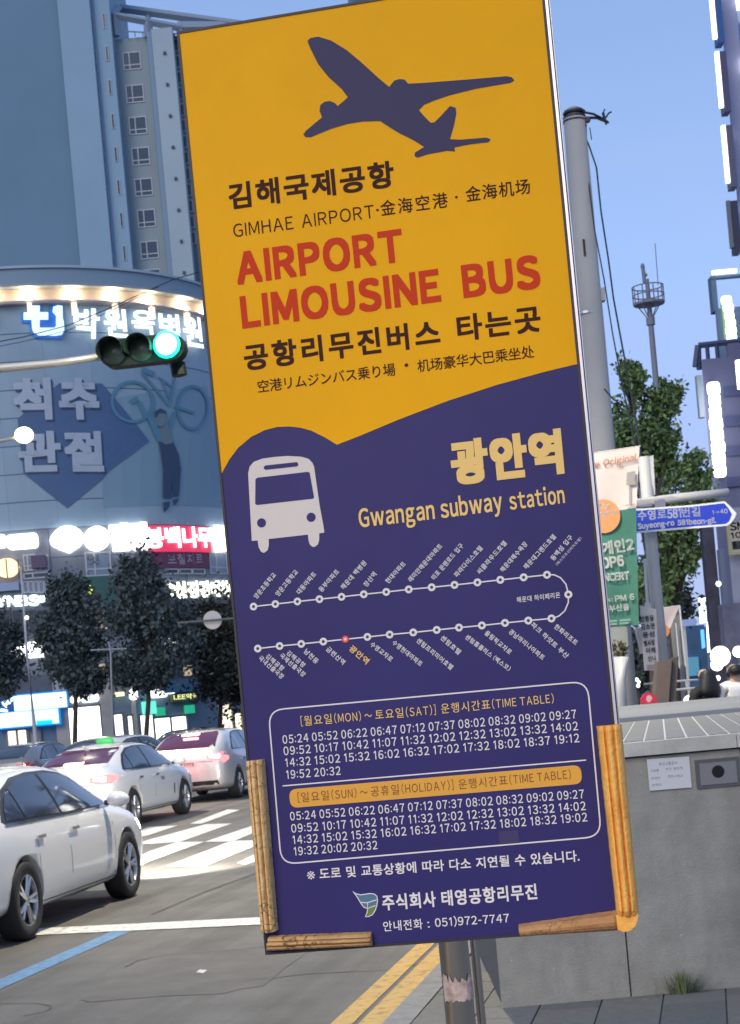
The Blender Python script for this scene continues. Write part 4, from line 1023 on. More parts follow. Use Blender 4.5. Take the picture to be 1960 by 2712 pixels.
for x, y, r_ in ((326, 1551, 6), (330, 1608, 8), (165, 1727, 4), (183, 1726, 5), (380, 1753, 4), (362, 1692, 4), (414, 1689, 4), (367, 1687, 3)):
    q = MB(); c_ = CB.at(*CB.px(x, y), 0.5); q.ball(c_, r_ * 80 / F, 8, 6); ob = q.build('spot_lamp', wW); tag(ob, {326: 'small lamp over the larger one, left edge of the right tree crown' if y < 1600 else 'larger small lamp at the left edge of the right tree crown', 330: 'larger small lamp at the left edge of the right tree crown', 165: 'left one of two small lamps low in the left tree crown', 183: 'right one of two small lamps low in the left tree crown', 380: 'small lamp lowest in the right tree crown', 362: 'small lamp left in the row inside the right tree crown', 414: 'small lamp just left of the glowing letters in the tree', 367: 'tiny lamp touching the left one of the crown row'}[x], 'lamp', 'small lit lamps on the hospital front')
dark_pane = mat('pane_night', (0.03, 0.035, 0.045), .1, spec=.8); warm_pane = mat('pane_warm_lit', (.3, .25, .18), .3, emit=(1, .8, .5), es=.35); frame_d = mat('frame_dark_bronze', (.12, .12, .13), .5, metal=.3)
rw = random.Random(4)
for (y0_, y1_) in ((1612, 1672), (1752, 1792)):
    for k in range(22):
        x0_ = -30 + k * 32
        if x0_ < 120 and y1_ > 1690: continue
        window(CB, x0_, y0_ + 3, x0_ + 28, y1_, hosp, cols=rw.choice((1, 2)), rows=rw.choice(((), (.3,))), fw=.05, fm=frame_d, gm=rw.choice((dark_pane, dark_pane, glassd, warm_pane, MATS['pane_dusk'])))
# ground floor
pil = mat('shop_pilaster', (0.42, 0.41, 0.39), 0.7, var=0.15, vscale=1)
for x0, x1 in ((150, 186), (272, 300), (355, 364), (-60, -40)):
    vv, ff = slab_px(CB, x0, 1795, x1, 2080, -0.2, 0.12); part('pilaster', vv, ff, pil, hosp)
shopw = glow('shop_light', (1.0, 0.98, 0.88), 2.2); shopc = glow('shop_light_cool', (0.90, 1.0, 0.97), 2.4); shopy = glow('shop_light_warm', (1.0, 0.86, 0.62), 1.3)
def shopfront(x0, y0, x1, m, label, cols=2):
    t = thing('shop_front', M=Matrix.Translation(CB.at(*CB.px((x0 + x1) / 2, 2000), 0.0)))
    t.parent = hosp; t.matrix_basis = wm(hosp).inverted() @ wm(t)
    s0, s1, t0, t1 = rect(CB, x0, y0, x1, 2075)
    part('lit_interior', *slab(CB, s0, s1, 0.1, t1, 0.0, 0.02, 3), m, t)
    fm = mat('shop_frame', (0.2, 0.2, 0.2), .5, metal=.4)
    for k in range(cols + 1):
        a = s0 + (s1 - s0) * k / cols; part('mullion', *slab(CB, a - 0.05, a + 0.05, 0.1, t1, 0.025, 0.1), fm, t)
    part('transom', *slab(CB, s0, s1, t1 - 0.08, t1 + 0.05, 0.025, 0.12, 3), fm, t)
    return t
shopfront(24, 1930, 78, shopy, 'cream lit shop window under the blue glowing shop sign')
shopfront(80, 1930, 112, mat('shop_grey', (0.3, 0.31, 0.34), .4), 'grey unlit shop window under the blue shop sign')
shopfront(186, 1868, 274, shopw, 'wide white lit shop front behind the white taxi', 1)
shopfront(306, 1888, 332, shopw, 'narrow white lit doorway left of the green shop', 1)
shopfront(342, 1892, 358, shopw, 'very narrow lit doorway beside the green shop', 1)
shopfront(375, 1890, 412, shopw, 'white lit door under the turquoise panel', 1)
shopfront(412, 1896, 500, shopc, 'bright green and white pharmacy front behind the white car', 2)
shopfront(588, 1862, 620, shopy, 'cream lit shop door next to the big bus sign', 1)
shopfront(624, 1885, 645, shopy, 'dim cream shop door at the edge of the bus sign', 1)
bs = thing('blue_lit_shop_sign', 'stepped blue and white glowing shop sign above the parked dark car', 'sign', loc=CB.at(*CB.px(90, 1880), 0))
part('board', *slab_px(CB, 42, 1838, 176, 1878, 0.05, 0.45, 4), glow('sign_lightblue', (0.66, 0.92, 1.0), 1.5), bs)
part('board', *slab_px(CB, -2, 1883, 156, 1922, 0.05, 0.5, 4), glow('sign_lightblue2', (0.55, 0.88, 1.0), 1.3), bs)
part('border', *slab_px(CB, 40, 1834, 180, 1880, 0.02, 0.40, 4), glow('sign_deepblue', (0.0, 0.22, 0.75), 0.8), bs)
part('border', *slab_px(CB, -5, 1880, 162, 1926, 0.02, 0.44, 4), glow('sign_deepblue', (0.0, 0.22, 0.75), 0.8), bs)
part('teal_stripe', *slab_px(CB, 100, 1908, 140, 1919, 0.5, 0.52), glow('sign_teal', (0.0, 0.6, 0.75), 1.0), bs)
vb = thing('blue_mark_sign', 'dark blue sign with white swoosh mark left of the glowing blue board', 'sign', loc=CB.at(*CB.px(20, 1860), 0))
part('board', *slab_px(CB, -10, 1845, 40, 1884, 0.02, 0.2), mat('sign_navy', (0.02, 0.06, 0.2), .5, emit=(0, .1, .4), es=.15), vb)
part('swoosh', *sheet(CB, [(8, 1860), (25, 1853), (36, 1844), (40, 1852), (30, 1864), (20, 1875), (12, 1868)][::-1], 0.22, thick=.05), glow('sign_lightblue', (0.66, 0.92, 1.0), 1.5), vb)
part('swoosh', *sheet(CB, [(2, 1876), (12, 1877), (24, 1880), (24, 1886), (4, 1884)][::-1], 0.22, thick=.05), glow('sign_lightblue', (0.66, 0.92, 1.0), 1.5), vb)
lit('lit_signboard', 'short white glowing board left of the tree trunk over the shop', 186, 1843, 209, 1862, wW, r_=0.12)
lit('lit_signboard', 'long white glowing board right of the tree trunk over the shop', 213, 1838, 259, 1860, wW, r_=0.14)
lit('lit_signboard', 'small yellow glowing board over the narrow doorway', 304, 1834, 324, 1844, glow('board_yellow', (1, 0.85, 0.4), 1.8))
lit('round_lit_sign', 'oval white glowing sign beside the doorway', 341, 1826, 359, 1854, wW, r_=0.16)
lit('lit_signboard', 'white glowing box sign left of the yellow green shop name', 398, 1822, 434, 1848, wW, r_=0.1)
lit('lit_signboard', 'small cyan white glowing board under the blue awning', 438, 1822, 453, 1838, wB)
aw = lit('blue_awning', 'dull blue awning panel above the pharmacy sign', 424, 1803, 520, 1834, mat('awning_blue', (0.05, 0.14, 0.25), .6), o=(0.05, 0.4), parent=hosp)
ph = thing('pharmacy_sign', 'dark olive sign with yellow letters above the green pharmacy front', 'sign', loc=CB.at(*CB.px(480, 1845), 0))
part('board', *slab_px(CB, 448, 1837, 519, 1858, 0.05, 0.3, 3), mat('board_olive', (0.10, 0.12, 0.05), .5), ph)
letters('LEE약국', CB, (452, 1855), (515, 1850), 14, 0.31, glow('board_lime', (0.8, 0.85, 0.4), 0.9), ph, bold=.03)
for x0, y0, x1, y1, c_ in ((374, 1858, 407, 1892, ('turq', (0.15, 0.75, 0.62), 0.9)), (409, 1874, 430, 1896, ('green', (0.02, 0.42, 0.22), 0.7)), (486, 1868, 506, 1890, ('green', (0.02, 0.42, 0.22), 0.7))):
    lit('shop_panel', {374: 'turquoise lit panel above the white door', 409: 'green lit panel left of the pharmacy window', 486: 'green lit panel right of the pharmacy window'}[x0], x0, y0, x1, y1, glow(*c_), parent=hosp)
for x, y, r_ in ((598, 1800, 12), (628, 1798, 8), (616, 1818, 6), (632, 1822, 5), (569, 1818, 3), (570, 1843, 4)):
    q = MB(); q.ball(CB.at(*CB.px(x, y), 0.6), r_ * 88 / F, 8, 6); ob = q.build('shop_lamp', wW); tag(ob, {598: 'largest bright lamp over the shops beside the bus sign', 628: 'bright lamp closest to the bus sign edge', 616: 'bright lamp below and between the two largest', 632: 'lower lamp at the edge of the bus sign', 569: 'upper tiny lamp left of the cream shop door', 570: 'lower tiny lamp left of the cream shop door'}[x], 'lamp', 'bright lamps by the dim shops')

# ------------------------------------------------------------------ trees
def leafmesh(centre, rad, n, size, seed, name, m, parent, clumps=40, hole=0.0, ground=None):
    rn = np.random.default_rng(seed)
    cc = []
    while len(cc) < clumps:
        q = rn.uniform(-1, 1, 3)
        if 0.25 < np.linalg.norm(q) < 1.0 and (q[2] > -0.9): cc.append(q * np.array([1, 1, 1.0]))
    cc = np.array(cc); cs = rn.uniform(0.14, 0.48, clumps)
    k = rn.integers(0, clumps, n)
    d = rn.normal(size=(n, 3)); d /= np.linalg.norm(d, axis=1)[:, None]
    rr_ = np.abs(rn.normal(0, 0.75, n))
    p = cc[k] + d * (cs[k] * rr_)[:, None]
    p = p * np.array(rad) + np.array(centre)
    a = rn.normal(size=(n, 3)); a /= np.linalg.norm(a, axis=1)[:, None]
    b = np.cross(a, rn.normal(size=(n, 3))); b /= np.linalg.norm(b, axis=1)[:, None]
    s = rn.uniform(0.6, 1.3, n)[:, None] * size
    V = np.stack([p - a * s, p + b * s * 0.55, p + a * s, p - b * s * 0.55], axis=1).reshape(-1, 3)
    me = bpy.data.meshes.new(name)
    off = np.array(wm(parent).translation)
    V = V - off
    me.vertices.add(n * 4); me.vertices.foreach_set('co', V.ravel().astype(np.float32))
    me.loops.add(n * 4); me.loops.foreach_set('vertex_index', np.arange(n * 4, dtype=np.int32))
    me.polygons.add(n); me.polygons.foreach_set('loop_start', np.arange(0, n * 4, 4, dtype=np.int32)); me.polygons.foreach_set('loop_total', np.full(n, 4, dtype=np.int32))
    me.update(calc_edges=True); me.materials.append(m)
    o = bpy.data.objects.new(name, me); COL.objects.link(o); o.parent = parent; WM[o.name] = wm(parent)
    return o, cc * np.array(rad) + np.array(centre)
bark = mat('bark', (0.07, 0.055, 0.045), 0.9, bump=0.6, bscale=12)
leaf_d = mat('leaf_dark', (0.065, 0.095, 0.10), 0.7, island=0.25, col2=(0.095, 0.13, 0.125))
leaf_g = mat('leaf_green', (0.09, 0.17, 0.06), 0.6, island=0.5, col2=(0.24, 0.36, 0.13))
def tree(label, base_px, d, crowns, n, size, seed, m, grp=None, r0=0.13, basez=0.0):
    x = P(base_px[0], base_px[1], d).x
    t = thing('street_tree', label, 'tree', loc=(x, d, basez), group=grp)
    allc = []
    for j, (cx_, cy_, rx, rz_) in enumerate(crowns):
        c = P(cx_, cy_, d); rad = (rx * d / F, rx * d / F * 0.8, rz_ * d / F)
        o, cc = leafmesh(tuple(c), rad, int(n / len(crowns)), size, seed + j, 'crown', m, t, clumps=46)
        allc += [Vector(q) for q in cc[:7]]
    topc = P(*crowns[0][:2], d)
    tr = MB(); tr.tube([(x, d, basez), (x + 0.03, d, basez + 0.9), ((x + topc.x) / 2, d, (basez + topc.z) / 2), topc + Vector((0, 0, 0.3))], [r0, r0 * .85, r0 * .7, r0 * .35], 9)
    tr.build('trunk', bark, t, smooth=True)
    lm = MB()
    for q in allc:
        s = Vector((x, d, basez)).lerp(topc, random.uniform(0.55, 0.9)); md = s.lerp(q, .5) + Vector((0, 0, .12)); lm.tube([s, md, q], [r0 * .32, r0 * .2, r0 * .08], 5)
    lm.build('limbs', bark, t, smooth=True)
    return t
tree('dark leafy street tree left of centre before the hospital shops', (203, 2070), 66, [(200, 1690, 100, 115), (185, 1600, 52, 78), (212, 1790, 62, 48)], 21000, 0.11, 11, leaf_d)
tree('dark bushy street tree nearest the left edge of the bus sign', (392, 2070), 66, [(398, 1675, 125, 130), (372, 1550, 62, 85), (375, 1775, 75, 58)], 25000, 0.11, 21, leaf_d)
tree('dark tree cut off by the left picture edge', (-30, 2070), 66, [(-20, 1720, 85, 130)], 16000, 0.105, 31, leaf_d)
tree('dim tree mostly hidden behind the tall bus sign', (590, 2070), 70, [(585, 1720, 110, 150)], 16000, 0.12, 41, mat('leaf_dim', (0.05, 0.06, 0.045), 0.6, island=0.5, col2=(0.075, 0.08, 0.06)))

# ------------------------------------------------------------------ traffic signal
tg = thing('traffic_signal', 'horizontal black traffic light on a mast arm showing green', 'traffic light', loc=P(360, 930, 21))
blk = mat('signal_black', (0.006, 0.012, 0.010), 0.6, spec=.2)
SG = Plane(P(360, 930, 21), (1, -0.12, 0), (0.0, 0, 1))
aa = SG.px(255, 935); bb = SG.px(492, 915)
sgc = SG
x0, x1 = SG.px(262, 935)[0], SG.px(488, 918)[0]
zc = (SG.px(262, 938)[1] + SG.px(488, 915)[1]) / 2; hh = 0.17
st = rrect(x0, zc - hh, x1, zc + hh, 0.17)
part('housing', *sheet(SG, st, -0.22, ispx=False, thick=0.22), blk, tg)
gl_ = glow('signal_green', (0.30, 1.0, 0.80), 9); dl = mat('signal_lens_dark', (0.03, 0.045, 0.035), 0.25, spec=.8)
for i in range(3):
    cx_ = x0 + (x1 - x0) * (0.175 + 0.325 * i); q = []
    vis = MB(); n = 18; V, Fc = [], []
    for k in range(n + 1):
        th = R(-20 + 220 * k / n)
        for o_, r_ in ((0.0, 0.165), (0.11 if i == 2 else 0.24, 0.172), (0.11 if i == 2 else 0.24, 0.164), (0.0, 0.157)): V.append(SG.at(cx_ + r_ * math.cos(th), zc + r_ * math.sin(th), o_))
    for k in range(n):
        for j in range(3): Fc.append((k * 4 + j, k * 4 + 4 + j, k * 4 + 5 + j, k * 4 + 1 + j))
    part('visor', V, Fc, blk, tg)
    if i == 2:
        V = [SG.at(cx_ + 0.172 * math.cos(2 * math.pi * k / 28), zc + 0.172 * math.sin(2 * math.pi * k / 28), 0.13) for k in range(28)] + [SG.at(cx_, zc, 0.16)]
        part('lens', V, [(k, (k + 1) % 28, 28) for k in range(28)], glow('signal_green_rim', (0.0, 1.0, 0.62), 1.6), tg)
        V = [SG.at(cx_ + 0.135 * math.cos(2 * math.pi * k / 28), zc + 0.135 * math.sin(2 * math.pi * k / 28), 0.165) for k in range(28)] + [SG.at(cx_, zc, 0.18)]
        part('lens', V, [(k, (k + 1) % 28, 28) for k in range(28)], gl_, tg); continue
    V = [SG.at(cx_ + 0.15 * math.cos(2 * math.pi * k / 24), zc + 0.15 * math.sin(2 * math.pi * k / 24), 0.01) for k in range(24)] + [SG.at(cx_, zc, 0.05)]
    part('lens', V, [(k, (k + 1) % 24, 24) for k in range(24)], gl_ if i == 2 else dl, tg)
l_ = bpy.data.lights.new('signal_light', 'POINT'); l_.energy = 60; l_.color = (0.1, 1, 0.7); l_.shadow_soft_size = 0.12
lo = bpy.data.objects.new('signal_light', l_); lo.location = SG.at(x0 + (x1 - x0) * 0.825, zc, 0.2); COL.objects.link(lo)
arm = mat('galvanised_arm', (0.42, 0.42, 0.40), 0.45, metal=0.5)
am = MB(); am.tube([P(-900, 1040, 21.2), P(-100, 985, 21.25), P(150, 962, 21.3), P(262, 945, 21.3)], [0.10, 0.065, 0.05, 0.045], 12); am.build('mast_arm', arm, tg, smooth=True)
am = MB(); am.tube([P(255, 945, 21.3), P(500, 920, 21.3)], 0.035, 8); am.build('support_bar', arm, tg)
am = MB(); pa_ = P(-900, 1040, 21.2); am.tube([(pa_.x, pa_.y, 0), (pa_.x, pa_.y, pa_.z + .4)], [0.16, 0.1], 14); am.build('mast', arm, tg, smooth=True)
hg = MB(); hg.tube([P(470, 962, 21.3), P(476, 995, 21.3)], 0.10, 8); hg.build('detector', blk, tg)
# cables on the left
def cable(pts, d, r_, label, grp, m=None):
    ob = MB().tube([P(x, y, d if not isinstance(d, list) else d[i]) for i, (x, y) in enumerate(pts)], r_, 5).build('cable', m or mat('cable_black', (0.02, 0.02, 0.025), 0.6)); tag(ob, label, 'cable', grp); return ob
cable([(-40, 912), (60, 893), (180, 862), (300, 812), (380, 775), (460, 740), (600, 700)], 50, 0.016, 'upper black cable crossing the curved hospital front', None)
cable([(-40, 925), (60, 905), (180, 875), (290, 825), (360, 790), (420, 760)], 52, 0.011, 'thin lower cable crossing the curved hospital front', None)
# thin leaning pole with a lamp at left
tp = thing('thin_lamp_pole', 'thin pale pole with small lit lamp in front of the blue shop sign', 'pole', loc=(P(92, 2000, 58).x, 58, 0))
q = MB(); b_ = P(95, 1960, 58); q.tube([(b_.x + .05, 58, 0), b_, P(72, 1740, 58), P(55, 1500, 58)], [0.10, 0.09, 0.045, 0.03], 8); q.build('pole', mat('pole_pale', (0.5, 0.5, 0.5), .5), tp, smooth=True)
q = MB(); q.ball(P(71, 1636, 57.9), 0.075, 8, 6); q.build('lamp', wW, tp)
# street lamp with bright head, left
sl1 = thing('street_lamp', 'street lamp with glowing pale yellow head at the left picture edge', 'street lamp', loc=(P(-120, 2000, 35).x, 35, 0))
hp = P(64, 1155, 35)
q = MB(); bx_ = P(-160, 1900, 35).x; q.tube([(bx_, 35, 0), (bx_, 35, hp.z - 0.8), (bx_ + 0.4, 35, hp.z - 0.35), P(0, 1168, 35), hp], [0.11, 0.07, 0.05, 0.04, 0.04], 10); q.build('post', arm, sl1, smooth=True)
q = MB(); q.ball(hp + Vector((0, 0, .02)), (0.20, 0.20, 0.17), 16, 10); q.build('lamp_head', glow('lamp_yellow', (1.0, 0.93, 0.62), 4), sl1, smooth=True)
# round disc on a cross bar (seen from behind)
dk_ = thing('round_traffic_sign', 'round pale traffic sign seen from behind on a thin bar', 'sign', loc=P(562, 1643, 45))
D = facing(45); q_ = D.px(563, 1642)
st = [(q_[0] + 0.25 * math.cos(k / 28 * 6.2832), q_[1] + 0.25 * math.sin(k / 28 * 6.2832)) for k in range(28)]
part('disc', *sheet(D, st, 0, ispx=False, thick=0.01), mat('sign_back', (0.5, 0.47, 0.45), .5), dk_)
q = MB(); q.tube([P(470, 1650, 44.9), P(640, 1636, 44.9)], 0.03, 6); q.tube([P(632, 1660, 44.9), P(655, 2060, 44.9)], 0.045, 8); q.build('bar', mat('bar_dark', (0.12, 0.12, 0.13), .5), dk_)
sn = thing('thin_sign_post', 'thin dark cross shaped antenna between the two street trees', 'antenna', loc=P(292, 1722, 60))
q = MB(); q.tube([P(240, 1722, 60), P(335, 1718, 60)], 0.03, 5); q.tube([P(288, 1700, 60), P(293, 1730, 60)], 0.03, 5); q.tube([P(293, 1728, 60), P(302, 2060, 60)], 0.035, 5); q.build('bars', mat('bar_pale', (0.35, 0.35, 0.37), .5), sn)
# ------------------------------------------------------------------ right side of the street
galv = mat('pole_grey', (0.46, 0.46, 0.46), 0.6, metal=0.15, bump=.05, bscale=6)
concp = mat('pole_concrete', (0.40, 0.40, 0.385), 0.85, bump=0.15, bscale=12, var=0.08, vscale=1.0)
cblk = mat('cable_black', (0.02, 0.02, 0.025), 0.6)
DU = 26.0
up_ = thing('utility_pole', 'thick grey concrete utility pole with black cables right of the bus sign', 'utility pole', loc=(P(1560, 1800, DU).x, DU, 0.15))
pt = P(1519, 290, DU)
l0, l1 = P(1490, 320, DU), P(1548, 320, DU); rt = (l1.x - l0.x) / 2
yb_ = P(1620, 1180, DU); rbm = rt * 1.30
bx = P(1592, 1180, DU).x - 0.035
q = MB(); q.tube([(bx, DU, 0.15), (bx + (pt.x - bx) * .45, DU, pt.z * .45), (pt.x, DU, pt.z - 0.12), (pt.x, DU, pt.z - 0.02), (pt.x, DU, pt.z + 0.03)], [rbm * 1.12, rbm, rt, rt * .9, rt * .45], 20)
q.build('shaft', concp, up_, smooth=True)
q = MB()
for y in (300, 312, 322): c = P(1521, y, DU); n = 16; q.tube([c + Vector((0, 0, -.012)), c + Vector((0, 0, .012))], rt * 1.05, 16)
q.tube([P(1540, 296, DU - .1), P(1572, 302, DU - .1), P(1592, 312, DU), P(1602, 318, DU)], 0.018, 6); q.tube([P(1552, 312, DU), P(1580, 312, DU), P(1606, 322, DU)], 0.022, 6)
q.tube([P(1606, 330, DU), P(1596, 300, DU), P(1602, 290, DU)], 0.016, 5); q.tube([P(1600, 318, DU), P(1612, 300, DU), P(1620, 296, DU)], 0.014, 5); q.tube([P(1595, 312, DU), P(1612, 326, DU)], 0.02, 5); q.tube([P(1598, 296, DU), P(1604, 322, DU)], 0.014, 5)
q.build('cable_bracket', cblk, up_)
q = MB(); q.ball(P(1556, 318, DU - .05), 0.05, 10, 8); q.ball(P(1548, 332, DU - .05), 0.04, 10, 8); q.build('insulator', mat('insulator_brown', (0.12, 0.07, 0.06), .3), up_)
q = MB(); q.tube([P(1562, 338, DU), P(1567, 370, DU)], 0.008, 4); q.build('loose_wire', cblk, up_)
q = MB(); q.box(P(1591, 782, DU), (0.12, 0.16, 0.2)); q.build('junction_box', mat('box_grey', (0.42, 0.42, 0.42), .6), up_)
q = MB(); q.box(P(1543, 665, DU) + Vector((0, -rt * 1.12, 0)), (0.03, 0.03, 0.26)); q.build('step_bolt', cblk, up_)
for y in (830, 838): pass
q = MB(); c = P(1558, 832, DU); q.tube([c + Vector((0, 0, -.02)), c + Vector((0, 0, .02))], rt * 1.22, 18); q.build('steel_band', mat('band_steel', (0.5, 0.5, 0.52), .3, metal=.8), up_)
q = MB(); q.ball(P(1588, 828, DU), .035, 8, 6); q.ball(P(1590, 907, DU), .03, 8, 6); q.ball(P(1592, 990, DU), .03, 8, 6); q.build('step_bolt', cblk, up_)
cable([(1549, 360), (1560, 385), (1580, 445), (1592, 560), (1612, 690), (1625, 790), (1645, 900), (1668, 1020), (1682, 1100), (1696, 1190), (1706, 1300)], [26, 26, 25.9, 25.7, 25, 24.5, 24, 23.5, 23, 22.6, 22.3], 0.014, 'outer black cable sagging from the utility pole to the banner', None)
cable([(1552, 330), (1558, 475), (1575, 610), (1600, 740), (1622, 880), (1650, 1030), (1668, 1110), (1682, 1180), (1692, 1290)], [26, 25.9, 25.6, 25, 24.5, 24, 23.4, 23, 22.5], 0.011, 'inner thin cable hanging along the utility pole', None)
cable([(1600, 1030), (1622, 1055), (1642, 1070), (1680, 1090)], 25, 0.012, 'short black cable leading into the tree beside the pole', None)
# CCTV / warning mast
DM = 45.0
ms = thing('camera_mast', 'tall grey mast with round railed platform and whip antenna', 'mast', loc=(P(1740, 1800, DM).x, DM, 0.15))
mm = mat('mast_grey', (0.20, 0.22, 0.26), 0.6)
q = MB(); bm_ = P(1723, 850, DM); q.tube([(bm_.x, DM, .15), (bm_.x, DM, P(1715, 860, DM).z)], [0.13, 0.075], 12); q.tube([(bm_.x, DM, P(1712, 870, DM).z), (bm_.x, DM, P(1705, 740, DM).z)], [0.075, 0.055], 12)
q.tube([(bm_.x, DM, P(1711, 862, DM).z), (bm_.x, DM, P(1711, 842, DM).z)], [0.12, 0.12], 10); q.build('mast_tube', mm, ms, smooth=False)
zc_ = P(1708, 805, DM).z; zr = P(1708, 760, DM).z; zm = P(1708, 785, DM).z; rr2 = 0.42
q = MB(); q.tube([(bm_.x, DM, zc_ - .03), (bm_.x, DM, zc_ + .03)], rr2, 20); q.build('platform', mm, ms)
q = MB()
for z in (zr, (zr + zc_) / 2):
    q.tube([(bm_.x + rr2 * math.cos(k / 24 * 6.2832), DM + rr2 * math.sin(k / 24 * 6.2832), z) for k in range(25)], 0.018, 5, cap=False)
for k in range(9): a = k / 9 * 6.2832; q.tube([(bm_.x + rr2 * math.cos(a), DM + rr2 * math.sin(a), zc_), (bm_.x + rr2 * math.cos(a), DM + rr2 * math.sin(a), zr)], 0.018, 5)
q.build('railing', mm, ms)
q = MB()
for a in (0.3, 2.8, 3.9, 5.4): q.tube([(bm_.x + rr2 * .8 * math.cos(a), DM + rr2 * .8 * math.sin(a), zc_), (bm_.x, DM, zc_ - .5)], 0.016, 5)
q.build('brace', mm, ms)
q = MB(); q.tube([P(1707, 748, DM), P(1703, 712, DM)], 0.05, 10); q.ball(P(1702, 706, DM), (.06, .06, .09), 10, 8); q.ball(P(1710, 728, DM), (.05, .05, .05), 8, 6); q.build('camera', mm, ms)
q = MB(); q.tube([P(1743, 755, DM), P(1735, 645, DM)], 0.012, 5); q.build('antenna', mm, ms)
# street-light pole carrying banners and the street name sign
DP = 22.0
sp_ = thing('banner_pole', 'pale grey steel pole carrying banners and the blue street name sign', 'pole', loc=(P(1745, 1700, DP).x, DP, 0.15))
px0_ = P(1726, 1450, DP); r_ = 16.5 * DP / F
q = MB(); q.tube([(px0_.x, DP, .15), (px0_.x, DP, px0_.z), (px0_.x, DP, P(1706, 1210, DP).z)], [r_ * 1.25, r_, r_ * .9], 18); q.build('shaft', galv, sp_, smooth=True)
q = MB(); q.tube([P(1685, 1334, DP - .12), P(1800, 1318, DP - .12), P(1929, 1304, DP - .12)], [0.062, 0.06, 0.055], 12); q.build('cross_arm', galv, sp_, smooth=True)
q = MB(); q.box(P(1745, 1334, DP - .1), (0.14, 0.16, 0.10)); q.box(P(1708, 1336, DP - .1), (0.16, .14, .08)); q.build('clamp', mat('clamp_steel', (0.35, .35, .36), .35, metal=.8), sp_)
q = MB(); q.tube([P(1708, 1480, DP - .1), P(1716, 1620, DP - .1)], 0.022, 6); q.box(P(1716, 1610, DP - .12), (.07, .05, .14)); q.build('cable_duct', mat('duct_white', (.55, .55, .54), .5), sp_)
# street name sign
SN_ = thing('street_name_sign', 'blue arrow shaped street name sign with white Korean and English text', 'sign', loc=P(1800, 1360, DP - .2))
NP = facing(DP - 0.22)
ol = [(1560, 1354), (1700, 1347), (1830, 1338), (1919, 1328), (1932, 1340), (1950, 1360), (1946, 1370), (1934, 1388), (1924, 1393), (1820, 1401), (1700, 1411), (1575, 1424)]
il = [(1560, 1359), (1700, 1352), (1830, 1343), (1917, 1333), (1928, 1346), (1938, 1363), (1930, 1382), (1922, 1388), (1820, 1396), (1700, 1406), (1577, 1419)]
part('board', *sheet(NP, ol[::-1], 0.0, thick=0.02), mat('sign_white_edge', (0.72, 0.73, 0.75), .4), SN_)
part('face', *sheet(NP, il[::-1], 0.0205), mat('sign_royal_blue', (0.02, 0.045, 0.42), .4, emit=(0.02, 0.05, 0.5), es=0.12), SN_)
swt = mat('sign_letter_white', (0.8, 0.8, 0.85), .4, emit=(.8, .85, 1), es=.1)
def Zs(x, y): return (1500 + x * .2806, 1000 + y * .2806)
letters('수영로', NP, Zs(676, 1350), Zs(940, 1332), 25, 0.024, swt, SN_, bold=0.03)
letters('581', NP, Zs(955, 1330), Zs(1080, 1320), 23, 0.024, swt, SN_, bold=0.04, narrow=.8)
letters('번길', NP, Zs(1090, 1318), Zs(1262, 1308), 24, 0.024, swt, SN_, bold=0.03)
letters('1', NP, Zs(1372, 1290), Zs(1388, 1290), 9, 0.024, swt, SN_, bold=0.03); letters('→', NP, Zs(1400, 1285), Zs(1444, 1280), 6, 0.024, swt, SN_, bold=0.04); letters('40', NP, Zs(1452, 1288), Zs(1518, 1282), 12, 0.024, swt, SN_, bold=0.04, narrow=.8)
letters('Suyeong-ro', NP, Zs(678, 1448), Zs(1018, 1412), 19, 0.024, swt, SN_, bold=0.04, narrow=.8)
letters('581beon-gil', NP, Zs(1052, 1412), Zs(1408, 1388), 19, 0.024, swt, SN_, bold=0.04, narrow=.8)
# concert banner
bn = thing('concert_banner', 'long white and green concert banner hanging beside the bus sign', 'banner', loc=P(1640, 1400, 21))
BP = facing(21.3, 4)
cw = mat('banner_cloth_white', (0.60, 0.53, 0.50), 0.8, var=.05, vscale=2); cg = mat('banner_cloth_green', (0.045, 0.17, 0.125), 0.8, var=.12, vscale=3)
def cloth(sf, quad, m, name, parent, o=0.0, nx=10, ny=14, amp=0.015, ph=0.0):
    q = [Vector(sf.px(*p)) for p in quad]; V, Fc = [], []
    for j in range(ny + 1):
        for i in range(nx + 1):
            s_, t_ = i / nx, j / ny
            p = (q[0] * (1 - t_) + q[3] * t_) * (1 - s_) + (q[1] * (1 - t_) + q[2] * t_) * s_
            V.append(sf.at(p.x, p.y, o + amp * math.sin(5 * s_ + 2.2 * t_ + ph) * (0.4 + .6 * t_)))
    for j in range(ny):
        for i in range(nx): k = j * (nx + 1) + i; Fc.append((k, k + nx + 1, k + nx + 2, k + 1))
    return part(name, V, Fc, m, parent, smooth=True)
cloth(BP, [(1545, 1206), (1694, 1183), (1685, 1344), (1568, 1362)], cw, 'banner_top', bn)
cloth(BP, [(1568, 1362), (1685, 1345), (1692, 1655), (1592, 1663)], cg, 'banner_bottom', bn)
bro = mat('banner_orange_red', (0.62, 0.25, 0.12), .7)
letters('The Original', BP, (1545, 1250), (1687, 1224), 22, 0.03, bro, bn, narrow=.7, shear=.25, bold=.015)
c_ = BP.px(1598, 1368); st = [(c_[0] + 0.21 * math.cos(k / 28 * 6.2832), c_[1] + 0.215 * math.sin(k / 28 * 6.2832)) for k in range(28)]
part('orange_disc', *sheet(BP, st, 0.028, ispx=False, thick=.002), mat('banner_orange', (0.66, 0.27, 0.10), .7), bn)
bw = mat('banner_print_white', (0.75, 0.76, 0.74), .7)
letters('The', BP, (1582, 1352), (1614, 1347), 17, 0.033, bw, bn, shear=.2, bold=.03); letters('Original', BP, (1575, 1372), (1634, 1364), 15, 0.033, bw, bn, shear=.2, bold=.03, narrow=.7)
